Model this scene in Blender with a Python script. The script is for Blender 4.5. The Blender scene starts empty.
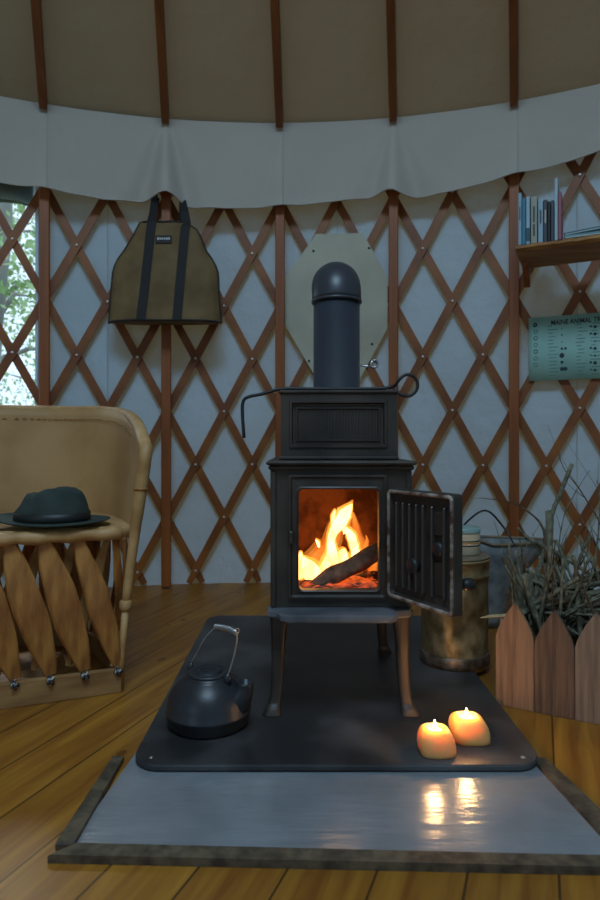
import bpy, math, random
from mathutils import Vector, Matrix, noise
V = Vector
PI = math.pi
rnd = random.Random(7)
scn = bpy.context.scene
COL = scn.collection

# ---------------------------------------------------------------- camera
cam = bpy.data.cameras.new('camera')
cam_o = bpy.data.objects.new('camera', cam); COL.objects.link(cam_o)
cam_o.location = (0, 0, .65); cam_o.rotation_euler = (PI/2, 0, 0)
cam.sensor_fit = 'VERTICAL'; cam.sensor_height = 36; cam.sensor_width = 24
F = 615.0
cam.lens = 36*F/900
cam.shift_y = -5/900
cam.clip_start = .02; cam.clip_end = 200
cam.dof.use_dof = True; cam.dof.focus_distance = 1.5; cam.dof.aperture_fstop = 4.5
scn.camera = cam_o

# ---------------------------------------------------------------- view + light
scn.view_settings.view_transform = 'Standard'; scn.view_settings.look = 'None'
scn.view_settings.gamma = 1; scn.view_settings.use_curve_mapping = False
scn.view_settings.exposure = 0.0
w = bpy.data.worlds.new('world'); scn.world = w; w.use_nodes = True
bg = w.node_tree.nodes['Background']
bg.inputs[0].default_value = (.62, .80, 1.0, 1); bg.inputs[1].default_value = 1.6

def area(name, loc, rot, size, power, color, size_y=None, shape=None):
    l = bpy.data.lights.new(name, 'AREA'); l.energy = power; l.color = color; l.size = size
    if shape: l.shape = shape
    elif size_y: l.shape = 'RECTANGLE'; l.size_y = size_y
    o = bpy.data.objects.new(name, l); COL.objects.link(o); o.location = loc; o.rotation_euler = rot
    return o
CX, CY, R = -.12, -.30, 3.203
area('dome_daylight', (CX, CY, 3.44), (0, 0, 0), 1.4, 62, (.52, .77, 1.0), shape='DISK')
area('door_daylight', (CX+3.1*math.sin(math.radians(-130)), CY+3.1*math.cos(math.radians(-130)), 1.25), (PI/2, 0, math.radians(-50)), .9, 4, (.78, .90, 1.0), size_y=1.4)
area('window_daylight', (CX+3.25*math.sin(math.radians(-27)), CY+3.25*math.cos(math.radians(-27)), 1.25),
     (PI/2, 0, PI+math.radians(27)), .9, 3.5, (.62, .85, 1.0), size_y=1.0)
# daylight from outdoors that reaches the trees
sun = bpy.data.lights.new('sun', 'SUN'); sun.energy = 3.5; sun.angle = .2; sun.color = (1, .97, .85)
sun_o = bpy.data.objects.new('sun', sun); COL.objects.link(sun_o)
sun_o.rotation_euler = (math.radians(50), 0, math.radians(205))

# ---------------------------------------------------------------- materials
def lin(c):
    return tuple(((x/12.92) if x <= .04045 else ((x+.055)/1.055)**2.4) for x in c)
def hexc(h):
    return lin(tuple(int(h[i:i+2], 16)/255 for i in (0, 2, 4)))
def new_mat(name):
    m = bpy.data.materials.new(name); m.use_nodes = True
    nt = m.node_tree
    return m, nt, nt.nodes['Principled BSDF']
def N(nt, t, **kw):
    n = nt.nodes.new(t)
    for k, v in kw.items():
        if k in n.inputs: n.inputs[k].default_value = v
        else: setattr(n, k, v)
    return n
def mat(name, col, col2=None, rough=.6, metal=0, scale=(8, 8, 8), detail=4, bump=0, bscale=None, bdist=.002,
        coat=0, spec=.5, coord='Object', contrast=(.35, .65), rough2=None, trans=0):
    m, nt, b = new_mat(name); L = nt.links.new
    b.inputs['Roughness'].default_value = rough; b.inputs['Metallic'].default_value = metal
    b.inputs['Coat Weight'].default_value = coat; b.inputs['Specular IOR Level'].default_value = spec
    if col2 is None:
        b.inputs['Base Color'].default_value = (*col, 1)
        if not bump: return m
    tc = N(nt, 'ShaderNodeTexCoord'); mp = N(nt, 'ShaderNodeMapping'); mp.inputs['Scale'].default_value = scale
    L(tc.outputs[coord], mp.inputs[0])
    if col2 is not None:
        n = N(nt, 'ShaderNodeTexNoise', Scale=1.0, Detail=detail); L(mp.outputs[0], n.inputs['Vector'])
        r = N(nt, 'ShaderNodeValToRGB'); L(n.outputs['Fac'], r.inputs[0])
        r.color_ramp.elements[0].position, r.color_ramp.elements[1].position = contrast
        r.color_ramp.elements[0].color = (*col, 1); r.color_ramp.elements[1].color = (*col2, 1)
        L(r.outputs[0], b.inputs['Base Color'])
        if rough2 is not None:
            mr = N(nt, 'ShaderNodeMapRange'); L(n.outputs['Fac'], mr.inputs[0])
            mr.inputs[1].default_value, mr.inputs[2].default_value = contrast
            mr.inputs[3].default_value = rough; mr.inputs[4].default_value = rough2
            L(mr.outputs[0], b.inputs['Roughness'])
    if bump:
        mb = N(nt, 'ShaderNodeMapping'); mb.inputs['Scale'].default_value = bscale or scale
        L(tc.outputs[coord], mb.inputs[0])
        n2 = N(nt, 'ShaderNodeTexNoise', Scale=1.0, Detail=3); L(mb.outputs[0], n2.inputs['Vector'])
        bp = N(nt, 'ShaderNodeBump', Strength=bump, Distance=bdist); L(n2.outputs['Fac'], bp.inputs['Height'])
        L(bp.outputs[0], b.inputs['Normal'])
    return m
def emit_mat(name, col, strength):
    m, nt, b = new_mat(name); nt.nodes.remove(b)
    e = N(nt, 'ShaderNodeEmission'); e.inputs[0].default_value = (*col, 1); e.inputs[1].default_value = strength
    nt.links.new(e.outputs[0], nt.nodes['Material Output'].inputs[0]); return m

def canvas_mat(name, col, tcol, tw, wrinkle=.35, scale=6):
    m, nt, b = new_mat(name); L = nt.links.new; nt.nodes.remove(b)
    tc = N(nt, 'ShaderNodeTexCoord')
    n = N(nt, 'ShaderNodeTexNoise', Scale=scale, Detail=5); L(tc.outputs['Object'], n.inputs['Vector'])
    mp = N(nt, 'ShaderNodeMapping'); mp.inputs['Scale'].default_value = (260, 260, 260); L(tc.outputs['Object'], mp.inputs[0])
    n2 = N(nt, 'ShaderNodeTexNoise', Scale=1.0, Detail=1); L(mp.outputs[0], n2.inputs['Vector'])
    mx = N(nt, 'ShaderNodeMath', operation='MULTIPLY_ADD'); L(n2.outputs['Fac'], mx.inputs[0]); mx.inputs[1].default_value = .02
    L(n.outputs['Fac'], mx.inputs[2])
    bp = N(nt, 'ShaderNodeBump', Strength=wrinkle, Distance=.03); L(mx.outputs[0], bp.inputs['Height'])
    nc = N(nt, 'ShaderNodeTexNoise', Scale=1.7, Detail=4); L(tc.outputs['Object'], nc.inputs['Vector'])
    r = N(nt, 'ShaderNodeValToRGB'); L(nc.outputs['Fac'], r.inputs[0])
    r.color_ramp.elements[0].position = .3; r.color_ramp.elements[1].position = .7
    r.color_ramp.elements[0].color = (*[c*.90 for c in col], 1); r.color_ramp.elements[1].color = (*col, 1)
    d = N(nt, 'ShaderNodeBsdfDiffuse'); L(r.outputs[0], d.inputs[0]); L(bp.outputs[0], d.inputs['Normal'])
    t = N(nt, 'ShaderNodeBsdfTranslucent'); t.inputs[0].default_value = (*tcol, 1)
    s = N(nt, 'ShaderNodeMixShader'); s.inputs[0].default_value = tw
    L(d.outputs[0], s.inputs[1]); L(t.outputs[0], s.inputs[2]); L(s.outputs[0], nt.nodes['Material Output'].inputs[0])
    return m

M = {}
M['canvas'] = canvas_mat('wall_canvas', (.39, .59, .75), (.72, .45, .13), .05, wrinkle=.7)
M['roof'] = canvas_mat('roof_canvas', (.27, .235, .175), (.50, .36, .20), .045, wrinkle=.6, scale=4.5)
M['valance'] = canvas_mat('valance_canvas', (.55, .52, .47), (.4, .4, .35), .04, wrinkle=.55, scale=3.2)
M['slat'] = mat('slat_wood', hexc('7a421b'), hexc('9c5e28'), rough=.5, scale=(5, 5, 5), bump=.1, bscale=(60, 60, 60))
M['post'] = mat('post_wood', hexc('88481c'), hexc('a35c26'), rough=.5, scale=(25, 25, 2), bump=.1, bscale=(80, 80, 8))
M['rafter'] = mat('rafter_wood', hexc('7a4420'), hexc('8f5428'), rough=.55, scale=(20, 2, 2))
M['screw'] = mat('screw_zinc', (.75, .75, .72), rough=.35, metal=.6)
M['iron'] = mat('cast_iron', (.022, .017, .014), (.052, .040, .031), rough=.42, scale=(9, 9, 9), bump=.5, bscale=(170, 170, 170), bdist=.0012, rough2=.6)
M['iron_ledge'] = mat('cast_iron_worn', (.07, .08, .095), (.14, .15, .17), rough=.4, scale=(14, 14, 14), bump=.4, bscale=(150, 150, 150), bdist=.001)
M['rib'] = mat('door_rib_iron', (.05, .04, .035), rough=.3, spec=.9)
M['iron_black'] = mat('black_iron', (.014, .015, .017), rough=.5, bump=.3, bscale=(120, 120, 120), bdist=.001)
M['rim'] = mat('rope_gasket', hexc('4a2c1c'), hexc('a89a90'), rough=.8, scale=(40, 40, 40), bump=.6, bscale=(200, 200, 200))
M['pipe'] = mat('stove_pipe', (.030, .037, .050), (.042, .049, .062), rough=.38, scale=(6, 6, 3))
M['shield'] = mat('heat_shield', hexc('c2c0aa'), hexc('b2b09c'), rough=.5, scale=(5, 5, 5))
M['brick'] = mat('firebox_liner', hexc('b0774c'), hexc('744c32'), rough=.9, scale=(14, 14, 14), bump=.8, bscale=(40, 40, 40), bdist=.006, contrast=(.45, .6))
M['char'] = mat('charred_log', (.05, .03, .02), (.26, .13, .07), rough=.9, scale=(30, 30, 30), bump=1, bscale=(50, 50, 50), bdist=.006)
M['leather'] = mat('pigskin', hexc('a07a4a'), hexc('bb9462'), rough=.6, scale=(5, 5, 5), bump=.25, bscale=(60, 60, 60), bdist=.001)
M['leather_roll'] = mat('pigskin_roll', hexc('a57a46'), hexc('c9a06a'), rough=.55, scale=(12, 12, 12), bump=.3, bscale=(60, 60, 60))
M['strip'] = mat('cedar_strip', hexc('8a5426'), hexc('b8803f'), rough=.5, scale=(45, 45, 9), detail=8, bump=.4, bscale=(160, 160, 15))
M['strip_in'] = mat('cedar_strip_inner', hexc('a8763e'), hexc('c99a5c'), rough=.6, scale=(30, 30, 5))
M['strip_base'] = mat('base_board', hexc('8a6238'), hexc('b48a55'), rough=.6, scale=(6, 6, 25))
M['knot'] = mat('tie_cord', (.03, .035, .05), (.6, .58, .55), rough=.8, scale=(120, 120, 120), contrast=(.5, .6))
M['felt'] = mat('hat_felt', (.034, .048, .044), (.050, .066, .060), rough=.95, scale=(20, 20, 20), bump=.3, bscale=(200, 200, 200), spec=.2)
M['ribbon'] = mat('hat_ribbon', (.012, .014, .014), rough=.5)
M['bag'] = mat('waxed_canvas', hexc('6a5534'), hexc('806a45'), rough=.8, scale=(10, 10, 10), bump=.4, bscale=(14, 14, 14), bdist=.01)
M['strap'] = mat('webbing', (.012, .012, .014), rough=.7, bump=.4, bscale=(100, 100, 400))
M['patch'] = mat('patch', (.01, .01, .012), rough=.5)
M['white'] = mat('white_print', (.75, .78, .8), rough=.6)
M['mat'] = mat('hearth_board', (.020, .021, .023), (.105, .103, .105), contrast=(.42, .78), rough=.42, scale=(5, 5, 5), detail=12, bump=.25, bscale=(90, 90, 90), rough2=.6)
M['sheet'] = mat('galvanised_sheet', (.34, .38, .42), (.46, .50, .54), rough=.2, metal=.5, scale=(6, 6, 6), detail=6, bump=.35, bscale=(9, 55, 10), bdist=.005, rough2=.25)
M['frame'] = mat('tray_frame', hexc('3e3428'), hexc('665844'), rough=.7, scale=(40, 40, 40), bump=.6, bscale=(70, 70, 70))
M['kettle'] = mat('kettle_iron', (.018, .021, .026), (.030, .034, .04), rough=.38, scale=(10, 10, 10), bump=.3, bscale=(220, 220, 220), bdist=.0008)
M['steel'] = mat('steel_wire', (.55, .55, .55), rough=.3, metal=1)
M['bucket'] = mat('tarnished_brass', hexc('7c6c48'), hexc('b5a27a'), rough=.28, metal=.65, scale=(30, 30, 20), detail=8, bump=.8, bscale=(14, 14, 10), bdist=.012, rough2=.55)
M['bucket_base'] = mat('bucket_base', hexc('8a8074'), hexc('5c4c3c'), rough=.4, metal=.7, scale=(40, 40, 40), bump=.5, bscale=(40, 40, 40), bdist=.004)
M['galv'] = mat('galvanised', hexc('6c7478'), hexc('949a9a'), rough=.5, metal=.2, scale=(25, 25, 25), rough2=.6)
M['galv_rim'] = mat('galv_rim', hexc('8a7458'), hexc('6c6256'), rough=.6, scale=(25, 25, 25))
M['picket_a'] = mat('picket_wood_pinkish', hexc('75543c'), hexc('a37c5c'), rough=.75, scale=(90, 90, 5), detail=8, bump=.8, bscale=(220, 220, 10), bdist=.002, contrast=(.3, .6))
M['picket_b'] = mat('picket_wood_dark', hexc('45332a'), hexc('7a5c46'), rough=.75, scale=(90, 90, 5), detail=8, bump=.8, bscale=(220, 220, 10), bdist=.002, contrast=(.3, .6))
M['picket_c'] = mat('picket_wood_grey', hexc('6f5a4a'), hexc('967c66'), rough=.75, scale=(90, 90, 5), detail=8, bump=.8, bscale=(220, 220, 10), bdist=.002, contrast=(.3, .6))
M['twig'] = mat('twig_bark', hexc('4e4c3c'), hexc('858069'), rough=.85, scale=(60, 60, 60))
M['twig_b'] = mat('twig_bark_brown', hexc('4c3a2a'), hexc('6e5a44'), rough=.85, scale=(60, 60, 60))
M['twig_pale'] = mat('peeled_wood', hexc('b39868'), hexc('cdb68a'), rough=.7, scale=(60, 60, 60))
M['poster'] = mat('poster_paper', hexc('9accc2'), hexc('a6d6cc'), rough=.6, scale=(6, 6, 6))
M['ink'] = mat('poster_ink', (.02, .04, .05), rough=.7)
M['inkf'] = mat('poster_ink_faint', hexc('5c8a88'), rough=.7)
M['shelf'] = mat('shelf_wood', hexc('8a5a2c'), hexc('b58348'), rough=.6, scale=(3, 25, 25), bump=.3, bscale=(8, 60, 60))
M['tarp'] = mat('green_tarp', (.03, .045, .04), rough=.7)
M['seam'] = mat('seam_thread', hexc('9aa4a8'), rough=.8)
M['cream'] = mat('jar_cream', hexc('c9b79a'), rough=.4)
M['teal'] = mat('jar_lid_teal', hexc('8aa8a4'), rough=.4)
M['band'] = mat('jar_band', (.02, .02, .02), rough=.4)
M['gold'] = mat('jar_band_gold', hexc('b88a3a'), rough=.4)
M['ash'] = mat('ash', (.25, .22, .2), rough=1)
M['leaf'] = mat('leaf', (.20, .34, .12), (.42, .58, .28), rough=.6, scale=(3, 3, 3))
M['bark'] = mat('bark', (.16, .16, .15), (.32, .33, .31), rough=.9, scale=(4, 4, 1))
M['grass'] = mat('forest_ground', (.08, .14, .05), (.2, .24, .1), rough=1, scale=(1, 1, 1))

def flame_mat(name, c0, c1, strength, alpha):
    m, nt, b = new_mat(name); nt.nodes.remove(b); L = nt.links.new
    tc = N(nt, 'ShaderNodeTexCoord'); n = N(nt, 'ShaderNodeTexNoise', Scale=22.0, Detail=4, Distortion=.8)
    L(tc.outputs['Object'], n.inputs['Vector'])
    r = N(nt, 'ShaderNodeValToRGB'); L(n.outputs['Fac'], r.inputs[0])
    r.color_ramp.elements[0].position = .38; r.color_ramp.elements[1].position = .62
    r.color_ramp.elements[0].color = (*c0, 1); r.color_ramp.elements[1].color = (*c1, 1)
    e = N(nt, 'ShaderNodeEmission'); e.inputs[1].default_value = strength; L(r.outputs[0], e.inputs[0])
    out = nt.nodes['Material Output'].inputs[0]
    if alpha < 1:
        t = N(nt, 'ShaderNodeBsdfTransparent'); s = N(nt, 'ShaderNodeMixShader'); s.inputs[0].default_value = alpha
        L(t.outputs[0], s.inputs[1]); L(e.outputs[0], s.inputs[2]); L(s.outputs[0], out)
    else: L(e.outputs[0], out)
    return m
M['flame'] = flame_mat('flame_core', (1, .50, .13), (1, .62, .25), 7, 1)
M['flame_out'] = flame_mat('flame_edge', (1, .17, .015), (1, .30, .04), 1.5, .17)
M['flame_halo'] = flame_mat('flame_halo', (1, .22, .02), (1, .38, .06), 2.6, .30)
M['candle_flame'] = emit_mat('candle_flame', (1, .62, .25), 35)
m, nt, b = new_mat('embers'); M['ember'] = m
tc = N(nt, 'ShaderNodeTexCoord'); n = N(nt, 'ShaderNodeTexNoise', Scale=35.0, Detail=4); nt.links.new(tc.outputs['Object'], n.inputs['Vector'])
r = N(nt, 'ShaderNodeValToRGB'); nt.links.new(n.outputs['Fac'], r.inputs[0])
r.color_ramp.elements[0].position = .45; r.color_ramp.elements[1].position = .6
r.color_ramp.elements[0].color = (0, 0, 0, 1); r.color_ramp.elements[1].color = (1, .12, .015, 1)
nt.links.new(r.outputs[0], b.inputs['Emission Color']); b.inputs['Emission Strength'].default_value = .8
b.inputs['Base Color'].default_value = (.05, .035, .03, 1); b.inputs['Roughness'].default_value = 1
# salt holder
m, nt, b = new_mat('salt_rock'); M['salt'] = m
b.inputs['Base Color'].default_value = (1, .46, .17, 1); b.inputs['Roughness'].default_value = .45
b.inputs['Subsurface Weight'].default_value = 1; b.inputs['Subsurface Radius'].default_value = (1, .5, .2); b.inputs['Subsurface Scale'].default_value = .07
# clear vinyl
m, nt, b = new_mat('clear_vinyl'); M['vinyl'] = m; nt.nodes.remove(b)
t = N(nt, 'ShaderNodeBsdfTransparent'); g = N(nt, 'ShaderNodeBsdfGlossy', Roughness=.1); s = N(nt, 'ShaderNodeMixShader'); s.inputs[0].default_value = .05
nt.links.new(t.outputs[0], s.inputs[1]); nt.links.new(g.outputs[0], s.inputs[2]); nt.links.new(s.outputs[0], nt.nodes['Material Output'].inputs[0])
# plank floor: boards .129 m wide running 21.3 deg from the view axis
def floor_mat():
    m, nt, b = new_mat('plank_floor'); L = nt.links.new
    tc = N(nt, 'ShaderNodeTexCoord'); mp = N(nt, 'ShaderNodeMapping'); mp.inputs['Rotation'].default_value = (0, 0, math.radians(21.3))
    L(tc.outputs['Object'], mp.inputs[0]); sp = N(nt, 'ShaderNodeSeparateXYZ'); L(mp.outputs[0], sp.inputs[0])
    def mth(op, a, b_=None, c=None):
        n = N(nt, 'ShaderNodeMath', operation=op)
        for i, x in enumerate((a, b_, c)):
            if x is None: continue
            if isinstance(x, (int, float)): n.inputs[i].default_value = x
            else: L(x, n.inputs[i])
        return n.outputs[0]
    u = mth('DIVIDE', mth('SUBTRACT', sp.outputs[0], .027), .129)
    idx = mth('FLOOR', u); fr = mth('FRACT', u)
    wn = N(nt, 'ShaderNodeTexWhiteNoise', noise_dimensions='1D'); L(idx, wn.inputs['W'])
    cmb = N(nt, 'ShaderNodeCombineXYZ'); L(mth('MULTIPLY', u, 2.2), cmb.inputs[0])
    L(mth('MULTIPLY_ADD', wn.outputs['Value'], 30, mth('MULTIPLY', sp.outputs[1], 1.5)), cmb.inputs[1]); L(mth('MULTIPLY', idx, 7.3), cmb.inputs[2])
    n1 = N(nt, 'ShaderNodeTexNoise', Scale=2.2, Detail=5, Distortion=.6); L(cmb.outputs[0], n1.inputs['Vector'])
    cm2 = N(nt, 'ShaderNodeCombineXYZ'); L(mth('MULTIPLY', u, 1), cm2.inputs[0]); L(mth('MULTIPLY', sp.outputs[1], 5), cm2.inputs[1])
    vo = N(nt, 'ShaderNodeTexVoronoi', Scale=1.1); L(cm2.outputs[0], vo.inputs['Vector'])
    knot = mth('LESS_THAN', vo.outputs['Distance'], .09)
    r = N(nt, 'ShaderNodeValToRGB'); L(n1.outputs['Fac'], r.inputs[0])
    e = r.color_ramp.elements; e[0].position = .3; e[1].position = .72
    e[0].color = (*hexc('85511a'), 1); e[1].color = (*hexc('b27c2c'), 1)
    hs = N(nt, 'ShaderNodeHueSaturation'); L(r.outputs[0], hs.inputs['Color']); L(mth('MULTIPLY_ADD', wn.outputs['Value'], .3, .80), hs.inputs['Value'])
    mk = N(nt, 'ShaderNodeMixRGB'); L(mth('MULTIPLY', knot, .6), mk.inputs[0]); L(hs.outputs[0], mk.inputs[1]); mk.inputs[2].default_value = (*hexc('4a2408'), 1)
    gap = mth('GREATER_THAN', mth('ABSOLUTE', mth('SUBTRACT', fr, .5)), .484)
    mg = N(nt, 'ShaderNodeMixRGB'); L(mth('MULTIPLY', gap, .8), mg.inputs[0]); L(mk.outputs[0], mg.inputs[1]); mg.inputs[2].default_value = (.03, .015, .005, 1)
    L(mg.outputs[0], b.inputs['Base Color']); b.inputs['Roughness'].default_value = .42; b.inputs['Specular IOR Level'].default_value = .4
    bp = N(nt, 'ShaderNodeBump', Strength=.5, Distance=.003)
    L(mth('SUBTRACT', mth('MULTIPLY', n1.outputs['Fac'], .3), gap), bp.inputs['Height']); L(bp.outputs[0], b.inputs['Normal'])
    return m
M['floor'] = floor_mat()

# ---------------------------------------------------------------- mesh helpers
class MB:
    def __init__(s): s.v = []; s.f = []; s.mi = []; s.sm = []; s.mat = 0; s.smooth = True
    def add(s, vs, fs, smooth=None):
        b = len(s.v); s.v += [V(p) for p in vs]
        for f in fs: s.f.append([b+i for i in f]); s.mi.append(s.mat); s.sm.append(s.smooth if smooth is None else smooth)
        return s
    def box(s, c, d, rot=None, bev=0):
        x, y, z = [k/2 for k in d]; c = V(c)
        if bev <= 0:
            vs = [V((i*x, j*y, k*z)) for i in (-1, 1) for j in (-1, 1) for k in (-1, 1)]
            fs = [(0, 1, 3, 2), (4, 6, 7, 5), (0, 4, 5, 1), (2, 3, 7, 6), (0, 2, 6, 4), (1, 5, 7, 3)]
        else:
            bev = min(bev, x*.95, y*.95, z*.95)
            vs = []; idx = {}
            for i in (-1, 1):
                for j in (-1, 1):
                    for k in (-1, 1):
                        for a in range(3):
                            q = V((i*(x-bev), j*(y-bev), k*(z-bev))); q[a] += (i, j, k)[a]*bev
                            idx[(i, j, k, a)] = len(vs); vs.append(q)
            fs = []
            for a in range(3):
                o = [t for t in range(3) if t != a]
                for sg in (-1, 1):
                    def key(p, q):
                        t = [0, 0, 0]; t[a] = sg; t[o[0]] = p; t[o[1]] = q; return idx[(*t, a)]
                    fs.append((key(-1, -1), key(1, -1), key(1, 1), key(-1, 1)))
                    # edges between face dirs
            for a in range(3):
                b_, c_ = [t for t in range(3) if t != a]
                for p in (-1, 1):
                    for q in (-1, 1):
                        def kk(e, ax):
                            t = [0, 0, 0]; t[a] = e; t[b_] = p; t[c_] = q; return idx[(*t, ax)]
                        fs.append((kk(-1, b_), kk(1, b_), kk(1, c_), kk(-1, c_)))
            for i in (-1, 1):
                for j in (-1, 1):
                    for k in (-1, 1): fs.append((idx[(i, j, k, 0)], idx[(i, j, k, 1)], idx[(i, j, k, 2)]))
        if rot is not None: vs = [rot @ q for q in vs]
        return s.add([c+q for q in vs], fs, smooth=False)
    def rings(s, rings, cap0=True, cap1=True, closed=True, smooth=None):
        n = len(rings[0]); vs = [p for r_ in rings for p in r_]; fs = []
        for i in range(len(rings)-1):
            for j in range(n if closed else n-1):
                k = (j+1) % n
                fs.append((i*n+j, i*n+k, (i+1)*n+k, (i+1)*n+j))
        if cap0: fs.append(tuple(range(n))[::-1])
        if cap1: fs.append(tuple((len(rings)-1)*n+j for j in range(n)))
        return s.add(vs, fs, smooth)
    def tube(s, pts, rad, n=10, cap=True, flat=1.0):
        pts = [V(p) for p in pts]
        if not isinstance(rad, (list, tuple)): rad = [rad]*len(pts)
        rs = []; up = None
        for i, p in enumerate(pts):
            t = (pts[min(i+1, len(pts)-1)]-pts[max(i-1, 0)]).normalized()
            if up is None:
                up = V((0, 1, 0)) if abs(t.y) < .9 else V((0, 0, 1))
            a = (up-t*up.dot(t)).normalized(); b_ = t.cross(a); up = a
            rs.append([p+(a*math.cos(q)*flat+b_*math.sin(q))*rad[i] for q in [2*PI*k/n for k in range(n)]])
        return s.rings(rs, cap, cap)
    def lathe(s, prof, c=(0, 0, 0), n=32, sx=1, sy=1, cap0=True, cap1=True):
        c = V(c)
        rs = [[c+V((r_*sx*math.cos(2*PI*k/n), r_*sy*math.sin(2*PI*k/n), z)) for k in range(n)] for r_, z in prof]
        return s.rings(rs, cap0, cap1)
    def prism(s, poly, o, ux, uy, depth, bev=0):
        ux, uy = V(ux), V(uy); nn = ux.cross(uy).normalized()*depth; o = V(o)
        a = [o+ux*p[0]+uy*p[1] for p in poly]; b_ = [p+nn for p in a]
        return s.rings([a, b_], smooth=False)
    def grid(s, fn, nu, nv, closed=False, skip=None):
        vs = [fn(i/nu, j/nv) for j in range(nv+1) for i in range(nu+1)]; fs = []
        for j in range(nv):
            for i in range(nu):
                if skip and skip((i+.5)/nu, (j+.5)/nv): continue
                a = j*(nu+1)+i; fs.append((a, a+1, a+nu+2, a+nu+1))
        return s.add(vs, fs)
    def build(s, name, mats, parent=None, world=False, sub=0, solid=0, label=None):
        if not isinstance(mats, (list, tuple)): mats = [mats]
        if world: org = V((0, 0, 0))
        else:
            lo = V([min(p[i] for p in s.v) for i in range(3)]); hi = V([max(p[i] for p in s.v) for i in range(3)])
            org = V(((lo.x+hi.x)/2, (lo.y+hi.y)/2, lo.z))
        me = bpy.data.meshes.new(name); me.from_pydata([p-org for p in s.v], [], s.f)
        for m_ in mats: me.materials.append(m_)
        me.polygons.foreach_set('material_index', s.mi); me.polygons.foreach_set('use_smooth', s.sm)
        me.validate(); me.update()
        import bmesh
        bm = bmesh.new(); bm.from_mesh(me); bmesh.ops.recalc_face_normals(bm, faces=bm.faces); bm.to_mesh(me); bm.free()
        o = bpy.data.objects.new(name, me); COL.objects.link(o)
        if parent is not None:
            o.parent = parent; o.location = org-WL[parent.name]
        else: o.location = org
        WL[o.name] = org
        if solid: md = o.modifiers.new('s', 'SOLIDIFY'); md.thickness = solid; md.offset = 0
        if sub: md = o.modifiers.new('u', 'SUBSURF'); md.levels = sub; md.render_levels = sub
        if label: o['label'] = label
        return o
WL = {}
def tag(o, label, cat, group=None, kind=None):
    o['label'] = label; o['category'] = cat
    if group: o['group'] = group
    if kind: o['kind'] = kind
    return o
def thing(name, label, cat, loc, group=None):
    o = bpy.data.objects.new(name, None); COL.objects.link(o); o.location = loc; o.empty_display_size = .1
    WL[o.name] = V(loc); return tag(o, label, cat, group)
def struct(o): o['kind'] = 'structure'; return o
def P(px, py, Y): return V(((px-300)/F*Y, Y, .65-(py-445)/F*Y))
def W(deg, z, r): a = math.radians(deg); return V((CX+r*math.sin(a), CY+r*math.cos(a), z))
def smooth_path(pts, k=4):
    pts = [V(p) for p in pts]; out = []
    for i in range(len(pts)-1):
        p0, p1, p2, p3 = pts[max(i-1, 0)], pts[i], pts[i+1], pts[min(i+2, len(pts)-1)]
        for j in range(k):
            t = j/k
            out.append(.5*((2*p1)+(p2-p0)*t+(2*p0-5*p1+4*p2-p3)*t*t+(3*p1-p0-3*p2+p3)*t**3))
    return out+[pts[-1]]
def lerp_tab(tab, x):
    if x <= tab[0][0]: return tab[0][1]
    for (a, b_), (c, d) in zip(tab, tab[1:]):
        if x <= c: return b_+(d-b_)*(x-a)/(c-a)
    return tab[-1][1]
def smooth_rad(tab, n): return [lerp_tab([(i/(len(tab)-1), q) for i, q in enumerate(tab)], k/(n-1)) for k in range(n)]
def rrect(x0, x1, z0, z1, r_, n=5):
    out = []
    for (cx, cz, a0) in ((x1-r_, z1-r_, 0), (x0+r_, z1-r_, 90), (x0+r_, z0+r_, 180), (x1-r_, z0+r_, 270)):
        for k in range(n+1):
            a = math.radians(a0+90*k/n); out.append((cx+r_*math.cos(a), cz+r_*math.sin(a)))
    return out

# ================================================================ SETTING
S0, SP = .52, 9.47
mb = MB(); mb.rings([[V((CX+3.32*math.cos(2*PI*k/96), CY+3.32*math.sin(2*PI*k/96), z)) for k in range(96)] for z in (-.06, 0)], smooth=False)
struct(mb.build('floor', M['floor'], world=True))
# round canvas wall with a window at the left and a doorway behind the camera
WIN = (-35.0, -18.95, .70, 1.86)
def wallp(u, v):
    d = -180+360*u; z = 2.22*v
    r_ = R+.006*noise.noise(V((d*.22, z*1.6, 0)))+.012*noise.noise(V((d*.6, z*.7, 5)))*max(0, 1-z/.35)
    return W(d, z, r_)
NU, NV = 450, 44
mb = MB()
mb.grid(wallp, NU, NV, skip=lambda u, v: (WIN[0] < -180+360*u < WIN[1] and WIN[2] < 2.22*v < WIN[3]) or (-138 < -180+360*u < -122 and .5 < 2.22*v < 2.0))
wall = struct(mb.build('wall_round', M['canvas'], world=True))
for d, z0, z1 in ((-13.7, .0, 1.8), (5.3, 0, 1.8), (24.0, 0, 1.8)):
    mb = MB(); mb.box((W(d, (z0+z1)/2, R-.014)), (.0025, .002, z1-z0), Matrix.Rotation(-math.radians(d), 3, 'Z')); mb.build('seam', M['seam'], wall)
# roof cone
def roofp(u, v):
    d = -180+360*u; r_ = 3.14+(0.75-3.14)*v; ph = ((d-S0)/SP) % 1
    sag = .020*math.sin(PI*ph)*math.sin(PI*min(1, v*1.6+.1))
    return W(d, 2.10+math.tan(math.radians(30))*(3.1-r_)+sag+.006*noise.noise(V((d*.3, r_*3, 2))), r_)
mb = MB(); mb.grid(roofp, 360, 30); struct(mb.build('ceiling', M['roof'], world=True))
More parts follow.
